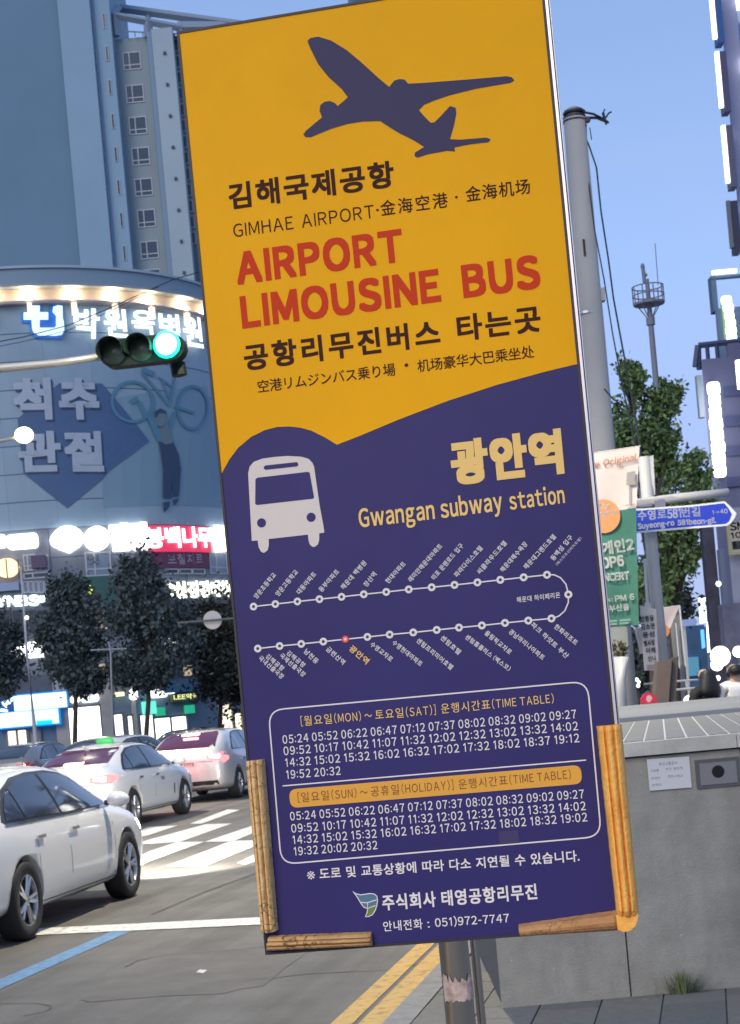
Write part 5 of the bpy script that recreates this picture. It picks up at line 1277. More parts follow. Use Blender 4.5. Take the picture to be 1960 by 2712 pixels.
gm_ = mat('banner_print_grey', (0.30, 0.28, 0.28), .7)
q = MB(); q.add(*sheet(BP, [(1660, 1252), (1682, 1248), (1683, 1284), (1658, 1286)][::-1], 0.028)); q.add(*sheet(BP, [(1665, 1286), (1669, 1286), (1670, 1335), (1666, 1335)][::-1], 0.028)); q.add(*sheet(BP, [(1655, 1338), (1682, 1334), (1682, 1337), (1655, 1341)][::-1], 0.028)); q.build('microphone_print', gm_, bn)
letters('어게인2', BP, (1568, 1475), (1679, 1458), 34, 0.03, bw, bn, bold=.035, cell=.95)
letters('TOP6', BP, (1572, 1510), (1652, 1498), 28, 0.03, bw, bn, bold=.05, narrow=.75)
letters('CONCERT', BP, (1572, 1543), (1666, 1534), 20, 0.03, bw, bn, bold=.05, narrow=.75)
letters('SAT', BP, (1602, 1596), (1625, 1593), 9, 0.03, bw, bn, bold=.03, narrow=.8); letters('PM 6', BP, (1630, 1594), (1680, 1588), 16, 0.03, bw, bn, bold=.04, narrow=.8)
letters('S부산홀', BP, (1602, 1622), (1666, 1616), 18, 0.03, bw, bn, bold=.03)
q = MB()
for x0_, x1_, y in ((1606, 1634, 1650), (1640, 1670, 1647), (1606, 1634, 1658), (1640, 1664, 1655)): q.add(*slab_px(BP, x0_, y - 7, x1_, y - 2, 0.03, 0.031))
q.build('small_print', mat('banner_print_dim', (0.2, 0.35, 0.3), .7), bn)
q = MB(); q.tube([P(1540, 1206, 21.3), P(1696, 1182, 21.3)], 0.012, 6); q.build('rod', galv, bn)
b2 = thing('second_banner', 'white back of a second banner on the far side of the pole', 'banner', loc=P(1716, 1260, 22.6)); B2 = facing(22.6)
cloth(B2, [(1697, 1215), (1731, 1205), (1735, 1312), (1694, 1318)], mat('banner_back', (0.48, 0.50, 0.52), .8), 'cloth', b2)
part('dark_print', *sheet(B2, [(1690, 1232), (1700, 1250), (1712, 1290), (1706, 1315), (1690, 1312)][::-1], 0.04), mat('banner_dark', (0.08, .09, .10), .8), b2)
# posters lower down
ps = thing('name_list_banner', 'narrow white banner listing performer names in black on the pole', 'banner', loc=P(1725, 1700, 21.5)); B3 = facing(21.5)
cloth(B3, [(1694, 1603), (1738, 1614), (1745, 1775), (1706, 1776)], mat('banner_cream', (0.62, 0.57, 0.54), .8), 'cloth', ps, amp=.01)
bk = mat('banner_black', (0.05, 0.045, 0.045), .7)
for t, a, b in (('임영웅', (1696, 1648), (1731, 1644)), ('김소연', (1698, 1668), (1733, 1665)), ('용성', (1702, 1690), (1733, 1686)), ('별사랑', (1706, 1712), (1734, 1708)), ('이해', (1711, 1731), (1735, 1729)), ('신나', (1716, 1752), (1737, 1750))):
    letters(t, B3, a, b, 15, 0.03, bk, ps, bold=.025)
q = MB(); q.add(*slab_px(B3, 1712, 1760, 1742, 1763, 0.02, 0.022)); q.add(*slab_px(B3, 1712, 1767, 1742, 1770, 0.02, 0.022)); q.build('small_print', gm_, ps)
for lab, quad, m, d in (('blank white banner tail hanging left of the name list', [(1680, 1665), (1700, 1660), (1712, 1728), (1695, 1732)], 'banner_cream', 21.7), ):
    B4 = facing(d); b_ = thing('banner_tail', lab, 'banner', loc=P(1695, 1700, d)); cloth(B4, quad, MATS[m], 'cloth', b_, amp=.01)
b5 = thing('folded_banner', 'half folded white and orange banner right of the pole foot', 'banner', loc=P(1770, 1650, 23)); B5 = facing(23.2)
cloth(B5, [(1742, 1612), (1800, 1606), (1772, 1670), (1744, 1680)], mat('banner_pink', (0.62, 0.52, 0.50), .8), 'cloth', b5, amp=.01)
st = [B5.px(1758 + 15 * math.cos(k / 16 * 6.283), 1672 + 17 * math.sin(k / 16 * 6.283)) for k in range(16)]; part('orange_disc', *sheet(B5, st[::-1], 0.03, ispx=False), MATS['banner_orange'], b5)
cloth(B5, [(1746, 1684), (1772, 1676), (1776, 1740), (1752, 1760)], mat('banner_grey', (0.16, 0.18, 0.18), .8), 'cloth_lower', b5, amp=.01)
letters('시민', B5, (1750, 1712), (1770, 1706), 16, 0.04, bw, b5, bold=.03)
b6 = thing('grey_banner', 'grey back of a long banner between two thin rods', 'banner', loc=P(1790, 1690, 24)); B6 = facing(24)
cloth(B6, [(1775, 1662), (1800, 1612), (1812, 1760), (1786, 1768)], mat('banner_grey2', (0.20, 0.21, 0.21), .8), 'cloth', b6, amp=.01)
q = MB(); q.tube([P(1800, 1606, 23.9), P(1816, 1765, 23.9)], 0.014, 6); q.tube([P(1790, 1650, 23.9), P(1800, 1770, 23.9)], 0.01, 6); q.tube([P(1740, 1612, 23.9), P(1802, 1604, 23.9)], 0.01, 6); q.build('rods', mat('rod_white', (.6, .6, .6), .4), b6)
# small second street sign behind
s5 = thing('far_street_sign', 'small pale blue street sign farther down the side street', 'sign', loc=P(1825, 1648, 34)); NP2 = facing(34)
part('board', *sheet(NP2, [(1802, 1642), (1842, 1638), (1847, 1647), (1842, 1656), (1804, 1660)][::-1], 0, thick=.02), mat('sign_paleblue', (0.22, 0.28, 0.5), .5, emit=(.3, .4, .7), es=.25), s5)
q = MB(); q.tube([P(1812, 1655, 34.1), P(1826, 1850, 34.1)], .03, 6); q.build('post', galv, s5)
# planter pot on a stand
pl = thing('street_planter', 'tall white planter with brownish plants beside the bus sign', 'planter', loc=(P(1636, 1850, 22).x, 22, 0.15))
q = MB(); a_, b_ = P(1636, 1740, 22), P(1640, 1840, 22); w0, w1 = 29 * 22 / F, 20 * 22 / F
q.tube([(a_.x, 22, .15), b_, a_], [w1 * .8, w1, w0], 18); q.build('pot', mat('pot_white', (0.50, 0.52, 0.54), .4), pl, smooth=True)
leafmesh(tuple(P(1636, 1722, 22)), (0.14, 0.12, 0.11), 700, 0.022, 5, 'plants', mat('dry_plant', (0.20, 0.13, 0.09), .8, island=.5, col2=(0.16, 0.17, 0.08)), pl, clumps=14)
q = MB(); q.box(P(1636, 1692, 22.4), (.26, .05, .30)); q.build('back_board', mat('planter_board', (.30, .33, .31), .7), pl)
# brown box cabinet, red pad, rail bench
cb = thing('brown_cabinet', 'plain brown utility cabinet behind the wall top', 'cabinet', loc=(P(1762, 1820, 21).x, 21, 0.15))
def slantbox(name, quad, d, dep, m, parent):
    q = [P(x, y, d) for x, y in quad]; V = q + [v + Vector((0, dep, 0)) for v in q]
    part(name, V, [(0, 1, 2, 3), (4, 7, 6, 5), (0, 4, 5, 1), (1, 5, 6, 2), (2, 6, 7, 3), (3, 7, 4, 0)], m, parent)
slantbox('body', [(1730, 1900), (1768, 1900), (1780, 1745), (1742, 1752)][::1], 21, .25, mat('cabinet_brown', (0.13, 0.10, 0.085), .7, var=.1, vscale=4), cb)
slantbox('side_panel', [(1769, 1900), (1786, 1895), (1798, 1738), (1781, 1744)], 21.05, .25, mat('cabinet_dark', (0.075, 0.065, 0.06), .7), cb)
rp_ = thing('red_seat_pad', 'round topped red pad with white emblem behind the wall top', 'sign', loc=P(1717, 1865, 20)); RPf = facing(20)
part('board', *sheet(RPf, [(1697, 1875), (1696, 1850), (1704, 1838), (1717, 1834), (1730, 1838), (1738, 1848), (1740, 1875)][::-1], 0, thick=.05), mat('pad_red', (0.55, 0.03, 0.06), .5), rp_)
part('emblem', *sheet(RPf, [(1712, 1843), (1720, 1841), (1726, 1848), (1722, 1858), (1715, 1861), (1709, 1853)][::-1], 0.051), mat('pad_pink', (.75, .4, .42), .5), rp_)
rb_ = thing('metal_rail', 'pale tubular metal railing behind the seated people', 'railing', loc=P(1830, 1830, 23))
q = MB(); q.tube([P(1705, 1812, 23), P(1770, 1806, 23), P(1850, 1800, 23)], .016, 6); q.tube([P(1782, 1828, 23), P(1846, 1822, 23)], .02, 6); q.tube([P(1817, 1804, 23), P(1820, 1826, 23)], .016, 6); q.tube([P(1782, 1828, 23), P(1772, 1870, 23)], .02, 6); q.tube([P(1790, 1770, 23), P(1782, 1808, 23)], .02, 6); q.build('rails', mat('rail_pale', (.5, .5, .48), .4, metal=.3), rb_)
# side street light shapes and sign boards
wg = glow('street_white', (1.0, 0.98, 0.95), 3); cyg = glow('street_green_white', (0.75, 1.0, 0.92), 3.5)
def quad_lit(name, label, quad, d, m, cat, th=.12):
    f_ = facing(d); ob = part(name, *sheet(f_, quad, 0, thick=th), m); tag(ob, label, cat); return ob
quad_lit('lit_signboard', 'tall greenish white lit panel at the corner of the side street', [(1850, 1584), (1866, 1581), (1869, 1648), (1854, 1651)][::-1], 48, cyg, 'sign')
quad_lit('lit_signboard', 'tall white lit shop panel below the greenish one', [(1871, 1648), (1892, 1644), (1896, 1722), (1874, 1728)][::-1], 44, wg, 'sign')
quad_lit('lit_signboard', 'narrow blue lit panel left of the white shop panel', [(1855, 1668), (1862, 1668), (1866, 1715), (1859, 1718)][::-1], 47, glow('blue_lit', (.1, .4, 1), 1.4), 'sign')
for x, y, r_, d in ((1908, 1738, 27, 34), (1899, 1760, 17, 34.5), (1955, 1726, 15, 33), (1901, 1796, 7, 34), (1955, 1765, 6, 33), (1903, 1546, 7, 35), (1826, 1857, 16, 22.5)):
    q = MB(); q.ball(P(x, y, d), r_ * d / F, 14, 10); ob = q.build('globe_lamp', wg, smooth=True)
    tag(ob, {1908: 'largest white globe lamp above the people', 1899: 'white globe lamp overlapping under the largest one', 1955: 'white globe lamp at the right picture edge' if y < 1750 else 'small lamp under the right edge globe', 1901: 'small lamp beside the white shirt person', 1903: 'small lamp high on the dark column', 1826: 'bright white lamp glowing at the far edge of the wall top'}[x], 'lamp')
dkb = [('dark_green_hedge', 'dark green hedge mass behind the planter', [(1655, 1700), (1705, 1690), (1712, 1850), (1660, 1860)], 30, (0.02, 0.05, 0.035))]
for x, y, r_ in ((1664, 1704, 5), (1667, 1742, 7), (1672, 1802, 4), (1686, 1800, 5), (1676, 1814, 4), (1690, 1816, 5), (1672, 1826, 4), (1692, 1806, 4), (1668, 1840, 4)):
    q = MB(); q.ball(P(x, y, 40), r_ * 40 / F, 8, 6); ob = q.build('far_light', glow('far_green', (.3, 1, .75), 3) if (x, y) == (1667, 1742) else wg)
    tag(ob, 'small green light down the street left of the banners' if (x, y) == (1667, 1742) else 'small distant white street light left of the pole foot', 'lamp', None if (x, y) == (1667, 1742) else 'distant white lights by the pole foot')
# ------------------------------------------------------------------ right-hand buildings
rbn = thing('right_corner_building', 'pale violet grey building cut by the top right picture edge', 'building', loc=(P(1950, 1000, 42).x + 3, 48, 0))
xe = P(1905, 0, 42).x
def rbox(name, xl, d, w_, dep, z0, z1, m, parent, sk=.26):
    V = [Vector((x + dy * sk, d + dy, z)) for z in (z0, z1) for dy in (0, dep) for x in (xl, xl + w_)]
    return part(name, V, [(0, 1, 5, 4), (1, 3, 7, 5), (3, 2, 6, 7), (2, 0, 4, 6), (4, 5, 7, 6), (0, 2, 3, 1)], m, parent)
pv_ = mat('violet_render', (0.34, 0.36, 0.52), .8, var=.08, vscale=.3)
rbox('corner_column', xe, 42, .42, 8, 0, 26, pv_, rbn)
rbox('body', xe + .43, 42.5, 8.5, 8, 0, 25.9, mat('dark_blue_wall', (0.05, 0.09, 0.22), .5), rbn)
RB = facing(42.48)
for i in range(7):
    z = 17.5 - i * 2.6
    part('window', *slab(RB, xe + 0.5, xe + 3.5, z, z + 1.5, .01, .06), mat('pane_blue', (0.08, 0.16, 0.36), .15, spec=.8), rbn)
sb = thing('top_lit_board', 'white lit board at the very top right corner', 'sign', loc=P(1958, 10, 42)); part('board', *slab_px(facing(42.3), 1944, -20, 1985, 33, .15, .4), wg, sb)
sb = thing('right_lit_board', 'small white lit board at the right edge below the top one', 'sign', loc=P(1958, 190, 42)); part('board', *slab_px(facing(42.3), 1957, 165, 1990, 205, .15, .4), wg, sb)
sgl = [('upper projecting sign box with white lit edge near the top right corner', (-40, 118), 1886, (0.03, 0.1, 0.3)), ('second projecting dark sign box with white lit edge on the right building', (140, 300), 1903, (0.07, 0.07, 0.14)), ('third projecting sign box with cream lit edge on the right building', (335, 500), 1920, (0.10, 0.10, 0.16)), ('lowest projecting dark sign box on the right building, unlit', (535, 672), 1932, (0.03, 0.035, 0.07))]
for lab, (ya_, yb2), x, c in sgl:
    t = thing('projecting_sign', lab, 'sign', loc=P(x, (ya_ + yb2) / 2, 41.5), group='projecting signs up the right building')
    z1, z0 = P(x, ya_, 41.5).z, P(x, yb2, 41.5).z; X = P(x, (ya_ + yb2) / 2, 41.5).x
    MB().box((X + .15, 41.6, (z0 + z1) / 2), (.16, .4, z1 - z0)).build('box', mat('signbox_%d' % x, c, .5), t)
    MB().box((X + .02, 41.5, (z0 + z1) / 2 + .08), (.09, .12, (z1 - z0) * .92)).build('lit_edge', (glow('edge_white', (1, 1, 1), 2.2) if x != 1932 else mat('edge_dull', (.15, .17, .2), .5)), t)
    MB().box((X + .22, 41.6, z1 - .3), (.1, .1, .1)).box((X + .22, 41.6, z0 + .3), (.1, .1, .1)).build('bracket', mat('bracket_dark', (.05, .05, .07), .5), t)
# block with roof light
fb = thing('slim_far_building', 'slim blue grey building with white roof light and vertical glowing sign', 'building', loc=(P(1920, 900, 70).x, 74, 0))
x0_, z1_ = P(1885, 728, 70).x, P(1885, 730, 70).z
FB = facing(69.98); bg_ = mat('bluegrey_wall', (0.10, 0.165, 0.26), .8)
rbox('body', x0_, 70, 8, 8, 0, z1_ - 1.4, bg_, fb)
MB().box((x0_ + .1, 70.5, z1_ - .72), (.22, .6, 1.5)).box((x0_ + 4, 70.3, z1_ - .05), (8, .3, .1)).build('roof_frame', bg_, fb)
part('roof_light', *slab_px(FB, 1881, 722, 1945, 731, .35, .5), glow('roof_white', (1, .98, .95), 3), fb)
vs_ = thing('vertical_lit_sign', 'upper vertical glowing white letter sign with turquoise foot', 'sign', loc=P(1930, 850, 69.5))
for k in range(6):
    y = 796 + k * 20
    c_ = P(1928 + k * 1.9 + (-5 if k == 0 else random.uniform(-1.5, 1.5)), y, 69.4); f_ = facing(69.4); a_ = c_.x; w2 = random.uniform(12.5, 15) * 69.4 / F; h2 = 11.5 * 69.4 / F; part('letter', *sheet(f_, rrect(a_ - w2, c_.z - h2, a_ + w2, c_.z + h2, .12), 0, ispx=False, thick=.08), glow('letter_cream', (1, 1, .92), 2.2), vs_)
part('side_panel', *slab_px(facing(69.6), 1912, 795, 1922, 903, 0, .1), mat('wall_green_light', (.10, .2, .12), .6, emit=(.3, .5, .2), es=.12), vs_)  # greenish light on the wall beside the letters, put in as a glowing strip
part('foot_panel', *slab_px(facing(69.5), 1930, 905, 1952, 950, 0, .2), glow('blue_dim', (.02, .15, .5), .6), vs_)
q = MB(); q.ball(P(1941, 922, 69.2), (.12, .1, .22), 10, 8); q.ball(P(1940, 938, 69.2), (.13, .1, .15), 10, 8); q.build('turquoise_mark', glow('turq_lit', (.2, .95, 1), 2.2), vs_)
b7 = thing('mid_violet_building', 'violet grey mid rise building with roof frame and vertical glowing sign', 'building', loc=(P(1900, 1200, 55).x, 60, 0))
vg = mat('violetgrey_wall', (0.16, 0.18, 0.31), .8, var=.06, vscale=.3); xa_, za_ = P(1857, 955, 55).x, P(1900, 948, 55).z
rbox('body', xa_, 55, 8.4, 8, 0, za_, vg, b7)
zt2 = P(1850, 912, 55).z
q = MB(); q.tube([(xa_ - .05, 55.2, za_ - .3), (xa_ + .0, 55.2, zt2)], .09, 4); q.tube([(xa_, 55.2, zt2), (xa_ + 6, 55.2, zt2 + .12)], .1, 4); q.tube([(xa_ + .28, 55.2, za_ - .2), (xa_ + .28, 55.2, zt2)], .07, 4); q.tube([(xa_ + .6, 55.2, za_), (xa_ + .6, 55.2, zt2)], .07, 4)
q.tube([(xa_ - .05, 55.2, zt2), (xa_ - .22, 55.1, za_ - .2)], .09, 4); q.build('roof_frame', mat('frame_navy', (.06, .08, .16), .6), b7)
MB().box((xa_ + 2.0, 55.3, (za_ + zt2) / 2), (2.1, .3, zt2 - za_)).build('parapet_panel', vg, b7)
MB().box((xa_ - .10, 55.2, za_ - 1.2), (.18, .3, 1.4)).build('side_panel', mat('side_pale', (.35, .42, .5), .7), b7)
FM = facing(54.98)
for i, (y0, y1) in enumerate(((1022, 1048), (1100, 1128), (1180, 1206), (1262, 1288))): part('window', *slab_px(FM, 1914 + i * 4, y0, 1985, y1, .0, .05), mat('pane_navy', (.10, .12, .24), .4), b7)
v2 = thing('vertical_lit_sign', 'lower vertical row of merged white glowing sign letters', 'sign', loc=P(1900, 1140, 54.5))
for k in range(8):
    y = 1030 + k * 31
    c_ = P(1889 + k * 2.4 + random.uniform(-1.5, 1.5), y, 54.4); f_ = facing(54.4); w2 = random.uniform(14.5, 18) * 54.4 / F; h2 = 17.5 * 54.4 / F; part('letter', *sheet(f_, rrect(c_.x - w2, c_.z - h2, c_.x + w2, c_.z + h2, .11), 0, ispx=False, thick=.08), wg, v2)
MB().tube([P(1886, 1012, 54.8), P(1908, 1262, 54.8)], .10, 4).build('backing', bg_, v2)
rl_ = thing('right_lit_letters', 'white glowing sign at the right edge above the mid building', 'sign', loc=P(1956, 990, 50)); part('board', *slab_px(facing(50), 1950, 955, 1990, 1030, 0, .2), wg, rl_)
# lower right walls
lw = thing('corner_shop_building', 'pale grey corner building with yellow parking sign at the right edge', 'building', loc=(P(1950, 1600, 36).x, 38, 0))
xq = P(1905, 1450, 36).x; zq = P(1940, 1345, 36).z
rbox('body', xq + .2, 36, 6, 8, 0, zq, mat('shop_grey_wall', (.34, .35, .42), .8, var=.1, vscale=1), lw)
dc = mat('dark_column', (.055, .055, .09), .7, var=.4, vscale=3)
MB().box((P(1885, 1500, 37).x, 37.2, P(1885, 1390, 37).z / 2), (.26, .3, P(1885, 1390, 37).z)).build('column', dc, lw)
MB().box((P(1895, 1500, 37).x + .05, 36.6, P(1895, 1500, 37).z / 2), (.10, .3, P(1895, 1420, 37).z)).build('drain_pipe', mat('blue_pipe', (.18, .22, .32), .6), lw)
FL = facing(35.98)
part('awning', *slab_px(FL, 1904, 1600, 1990, 1720, .05, .5), mat('awning_slate', (.14, .14, .2), .7, var=.3, vscale=3), lw)
for i in range(3): window(FL, 1938, 1608 + i * 34, 1975, 1634 + i * 34, lw, cols=1, rows=(), fw=.03)
ys = thing('parking_sign', 'yellow edged board with black letters at the right picture edge', 'sign', loc=P(1950, 1420, 35.5)); FY = facing(35.8)
part('board', *sheet(FY, [(1922, 1388), (1990, 1381), (1996, 1464), (1930, 1472)][::-1], 0, thick=.06), mat('board_khaki', (.42, .40, .20), .6), ys)
part('face', *sheet(FY, [(1930, 1391), (1990, 1385), (1994, 1458), (1937, 1464)][::-1], 0.061), mat('board_sand', (.5, .45, .34), .6), ys)
kb_ = mat('board_black', (.03, .03, .03), .6)
letters('SM', FY, (1933, 1406), (1972, 1402), 20, .064, kb_, ys, bold=.04, narrow=.8); letters('10', FY, (1935, 1427), (1962, 1424), 15, .064, mat('board_brown', (.25, .12, .06), .6), ys, bold=.04, narrow=.8)
part('letter_ground', *sheet(FY, [(1936, 1435), (1985, 1430), (1988, 1452), (1939, 1457)][::-1], 0.063), kb_, ys)
letters('P', FY, (1943, 1452), (1954, 1451), 16, .066, bw, ys, bold=.04)
# blue shop shapes in the side street
bb_ = thing('blue_shop_building', 'dim blue shop building down the side street behind the banners', 'building', loc=(P(1840, 1750, 52).x, 54, 0))
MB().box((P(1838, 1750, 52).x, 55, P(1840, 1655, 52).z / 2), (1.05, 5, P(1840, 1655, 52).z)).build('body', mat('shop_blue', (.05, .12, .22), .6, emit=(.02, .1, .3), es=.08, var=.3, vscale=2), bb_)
part('lit_window', *slab_px(facing(52.4), 1822, 1740, 1850, 1790, .05, .1), mat('shop_dimblue', (.1, .28, .4), .4, emit=(.1, .35, .5), es=.35), bb_)
b9 = thing('blue_far_shop', 'small dim blue building behind the planter', 'building', loc=(P(1672, 1700, 58).x, 60, 0))
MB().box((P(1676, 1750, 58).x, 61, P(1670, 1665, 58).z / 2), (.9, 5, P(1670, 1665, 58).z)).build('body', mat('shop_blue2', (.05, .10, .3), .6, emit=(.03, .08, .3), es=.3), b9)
# distant street backdrop: low far buildings closing the side street
fbk = thing('distant_row_building', 'distant blue grey building closing the end of the side street', 'building', loc=(P(1800, 1800, 200).x, 205, 0))
MB().box((P(1780, 1800, 200).x, 205, 3.8), (30, 8, 7.6)).build('body', mat('far_grey', (.14, .20, .30), .8), fbk)
tree('green roadside tree directly right of the utility pole', (1735, 1900), 32, [(1700, 1140, 85, 130), (1765, 1060, 52, 55), (1650, 1170, 55, 85), (1755, 1190, 50, 80), (1672, 1005, 36, 50)], 9500, 0.062, 51, leaf_g, r0=.12, basez=.15)
tree('lower green tree behind the blue street name sign', (1790, 1900), 38, [(1770, 1360, 90, 105), (1835, 1255, 50, 60), (1785, 1470, 65, 80), (1745, 1560, 55, 90), (1850, 1310, 35, 50)], 13000, 0.07, 61, leaf_g, r0=.14, basez=.15)
tree('dark low tree behind the banners at the foot of the pole', (1780, 1900), 42, [(1760, 1600, 70, 70), (1700, 1560, 55, 90)], 8000, 0.09, 71, leaf_d, r0=.12, basez=.15)
tree('dark shrubby tree behind the planter', (1690, 1900), 44, [(1690, 1760, 45, 75)], 5000, 0.08, 81, leaf_d, r0=.08, basez=.15)
# ------------------------------------------------------------------ cars
paint_w = mat('car_paint_white', (0.72, 0.72, 0.70), 0.28, coat=1.0, spec=.5)
paint_s = mat('car_paint_pearl', (0.60, 0.57, 0.55), 0.28, metal=.15, coat=1.0)
paint_d = mat('car_paint_dark', (0.035, 0.038, 0.045), 0.25, coat=1.0)
cglass = mat('car_glass', (0.012, 0.014, 0.018), 0.05, spec=0.9, coat=.5)
ctrim = mat('car_trim_black', (0.012, 0.012, 0.013), 0.4)
tyre_m = mat('tyre_rubber', (0.018, 0.018, 0.018), 0.75)
rim_m = mat('alloy_rim', (0.55, 0.55, 0.56), 0.28, metal=0.9)
chrome = mat('chrome', (0.7, 0.7, 0.7), 0.12, metal=1)
red_on = glow('brake_light_on', (1.0, 0.06, 0.06), 7); red_c = glow('brake_light_core', (1.0, 0.45, 0.45), 12)
red_off = mat('tail_lens_red', (0.35, 0.01, 0.015), 0.2, coat=.6)
head_on = glow('headlight_on', (1, 0.97, 0.9), 12)
handle_s = mat('door_seam', (0.08, 0.08, 0.08), .6)
ST = [(-2.37, .62, .40, .58, .66, .50), (-2.35, .78, .34, .78, .88, .62), (-2.27, .85, .28, .90, 1.04, .68), (-2.05, .89, .24, .93, 1.10, .70), (-1.78, .905, .22, .94, 1.13, .70), (-1.55, .91, .21, .945, 1.20, .67), (-1.20, .915, .20, .945, 1.345, .62), (-0.80, .915, .19, .94, 1.43, .60), (-0.30, .915, .19, .935, 1.465, .60), (0.25, .915, .19, .93, 1.455, .60), (0.60, .915, .19, .925, 1.39, .60), (0.95, .91, .19, .915, 1.23, .62), (1.25, .905, .20, .90, 1.06, .66), (1.45, .90, .20, .885, 1.00, .68), (1.80, .88, .21, .84, .95, .66), (2.10, .84, .23, .76, .86, .62), (2.28, .74, .28, .64, .72, .54), (2.36, .55, .34, .52, .58, .40)]
def hatch(ST):  # SUV / hatch-like rear with higher tail
    o = []
    for (x, w_, zb, zs, zt, wt) in ST:
        if x < -1.0: zt = {-2.37: .8, -2.35: 1.0, -2.27: 1.16, -2.05: 1.25, -1.78: 1.36, -1.55: 1.45, -1.20: 1.52}.get(x, zt); zs += .05
        else: zt += .06 if x < .7 else .02
        o.append((x, w_, zb, zs, zt, wt))
    return o
def car_body(ST):
    n = 17; V, Fc = [], []
    for (x, w_, zb, zs, zt, wt) in ST:
        h = [(0, zb), (.55 * w_, zb), (.9 * w_, zb + .01), (.975 * w_, zb + .10), (w_, zb + (zs - zb) * .45), (w_ * .99, zb + (zs - zb) * .78), (w_ * .955, zs), (wt + (w_ * .955 - wt) * .12, zs + (zt - zs) * .80), (wt * .86, zs + (zt - zs) * .955), (0, zt)]
        sec = [(-a, b) for a, b in h[::-1]][:-1] + h           # from top, down the right (y<0), bottom, up the left
        sec = sec[:-1]
        for (y, z) in sec: V.append(Vector((x, y, z)))
        n = len(sec)
    for i in range(len(ST) - 1):
        for k in range(n): Fc.append((i * n + k, i * n + (k + 1) % n, (i + 1) * n + (k + 1) % n, (i + 1) * n + k))
    Fc.append(tuple(range(n))[::-1]); Fc.append(tuple((len(ST) - 1) * n + k for k in range(n)))
    me = bpy.data.meshes.new('body_cage'); me.from_pydata([tuple(v) for v in V], [], Fc); me.update()
    bm = bmesh.new(); bm.from_mesh(me); bmesh.ops.recalc_face_normals(bm, faces=bm.faces); bm.to_mesh(me); bm.free()
    me.polygons.foreach_set('use_smooth', [True] * len(me.polygons))
    ob = bpy.data.objects.new('body_cage', me); COL.objects.link(ob)
    ss = ob.modifiers.new('s', 'SUBSURF'); ss.levels = 2; ss.render_levels = 2
    cutm = bpy.data.meshes.new('cut'); c = MB()
    for x in (-1.38, 1.40):
        for s_ in (-1, 1): c.tube([(x, s_ * .60, .335), (x, s_ * 1.2, .335)], .375, 32)
    cutm.from_pydata([tuple(v) for v in c.v], [], c.f); cutm.update()
    bm = bmesh.new(); bm.from_mesh(cutm); bmesh.ops.recalc_face_normals(bm, faces=bm.faces); bm.to_mesh(cutm); bm.free()
    co_ = bpy.data.objects.new('cut', cutm); COL.objects.link(co_)
    cutm.materials.append(ctrim); me.materials.append(paint_w); me.materials.append(ctrim)
    bo = ob.modifiers.new('b', 'BOOLEAN'); bo.operation = 'DIFFERENCE'; bo.object = co_; bo.solver = 'EXACT'; bo.material_mode = 'TRANSFER'
    dg = bpy.context.evaluated_depsgraph_get()
    m = bpy.data.meshes.new_from_object(ob.evaluated_get(dg)); m.name = 'body'
    bo.show_viewport = False; dg.update()
    m0 = bpy.data.meshes.new_from_object(ob.evaluated_get(bpy.context.evaluated_depsgraph_get()))
    bvh = BVHTree.FromPolygons([v.co[:] for v in m0.vertices], [p.vertices[:] for p in m0.polygons])
    bpy.data.objects.remove(ob); bpy.data.objects.remove(co_)
    return m, bvh
def project(bvh, poly, mode, off, sub=3, mirror=False):
    """poly is a list of 2D points: side (x,z), rear/front (y,z); projected on the body and lifted off it"""
    out_v, out_f = [], []
    b = bmesh.new(); vv = [b.verts.new((p[0], p[1], 0)) for p in poly]
    for t in tessellate_polygon([[Vector((p[0], p[1], 0)) for p in poly]]):
        try: b.faces.new([vv[i] for i in t])
        except ValueError: pass
    for _ in range(sub): bmesh.ops.subdivide_edges(b, edges=[e for e in b.edges if e.calc_length() > .06], cuts=1, use_grid_fill=True)
    bmesh.ops.triangulate(b, faces=b.faces); b.verts.index_update()
    P2 = [(v.co.x, v.co.y) for v in b.verts]; fs = [tuple(v.index for v in f.verts) for f in b.faces]; b.free()
    for (a, c) in P2:
        if mode == 'right': o, d = Vector((a, -3, c)), Vector((0, 1, 0))
        elif mode == 'left': o, d = Vector((a, 3, c)), Vector((0, -1, 0))
        elif mode == 'rear': o, d = Vector((-5, a, c)), Vector((1, 0, 0))
        elif mode == 'front': o, d = Vector((5, a, c)), Vector((-1, 0, 0))
        else: o, d = Vector((a, c, 5)), Vector((0, 0, -1))
        h = bvh.ray_cast(o, d)
        q = h[0] if h[0] else bvh.find_nearest(Vector((a, c, 1.4)) if mode == 'top' else (Vector((o.x, 0, c)) if mode in ('left', 'right') else Vector((0, a, c))))[0]
        nn = h[1] if h[0] else Vector(-d)
        if nn.dot(d) > 0: nn = -nn
        out_v.append(q + nn * off)
    return out_v, fs
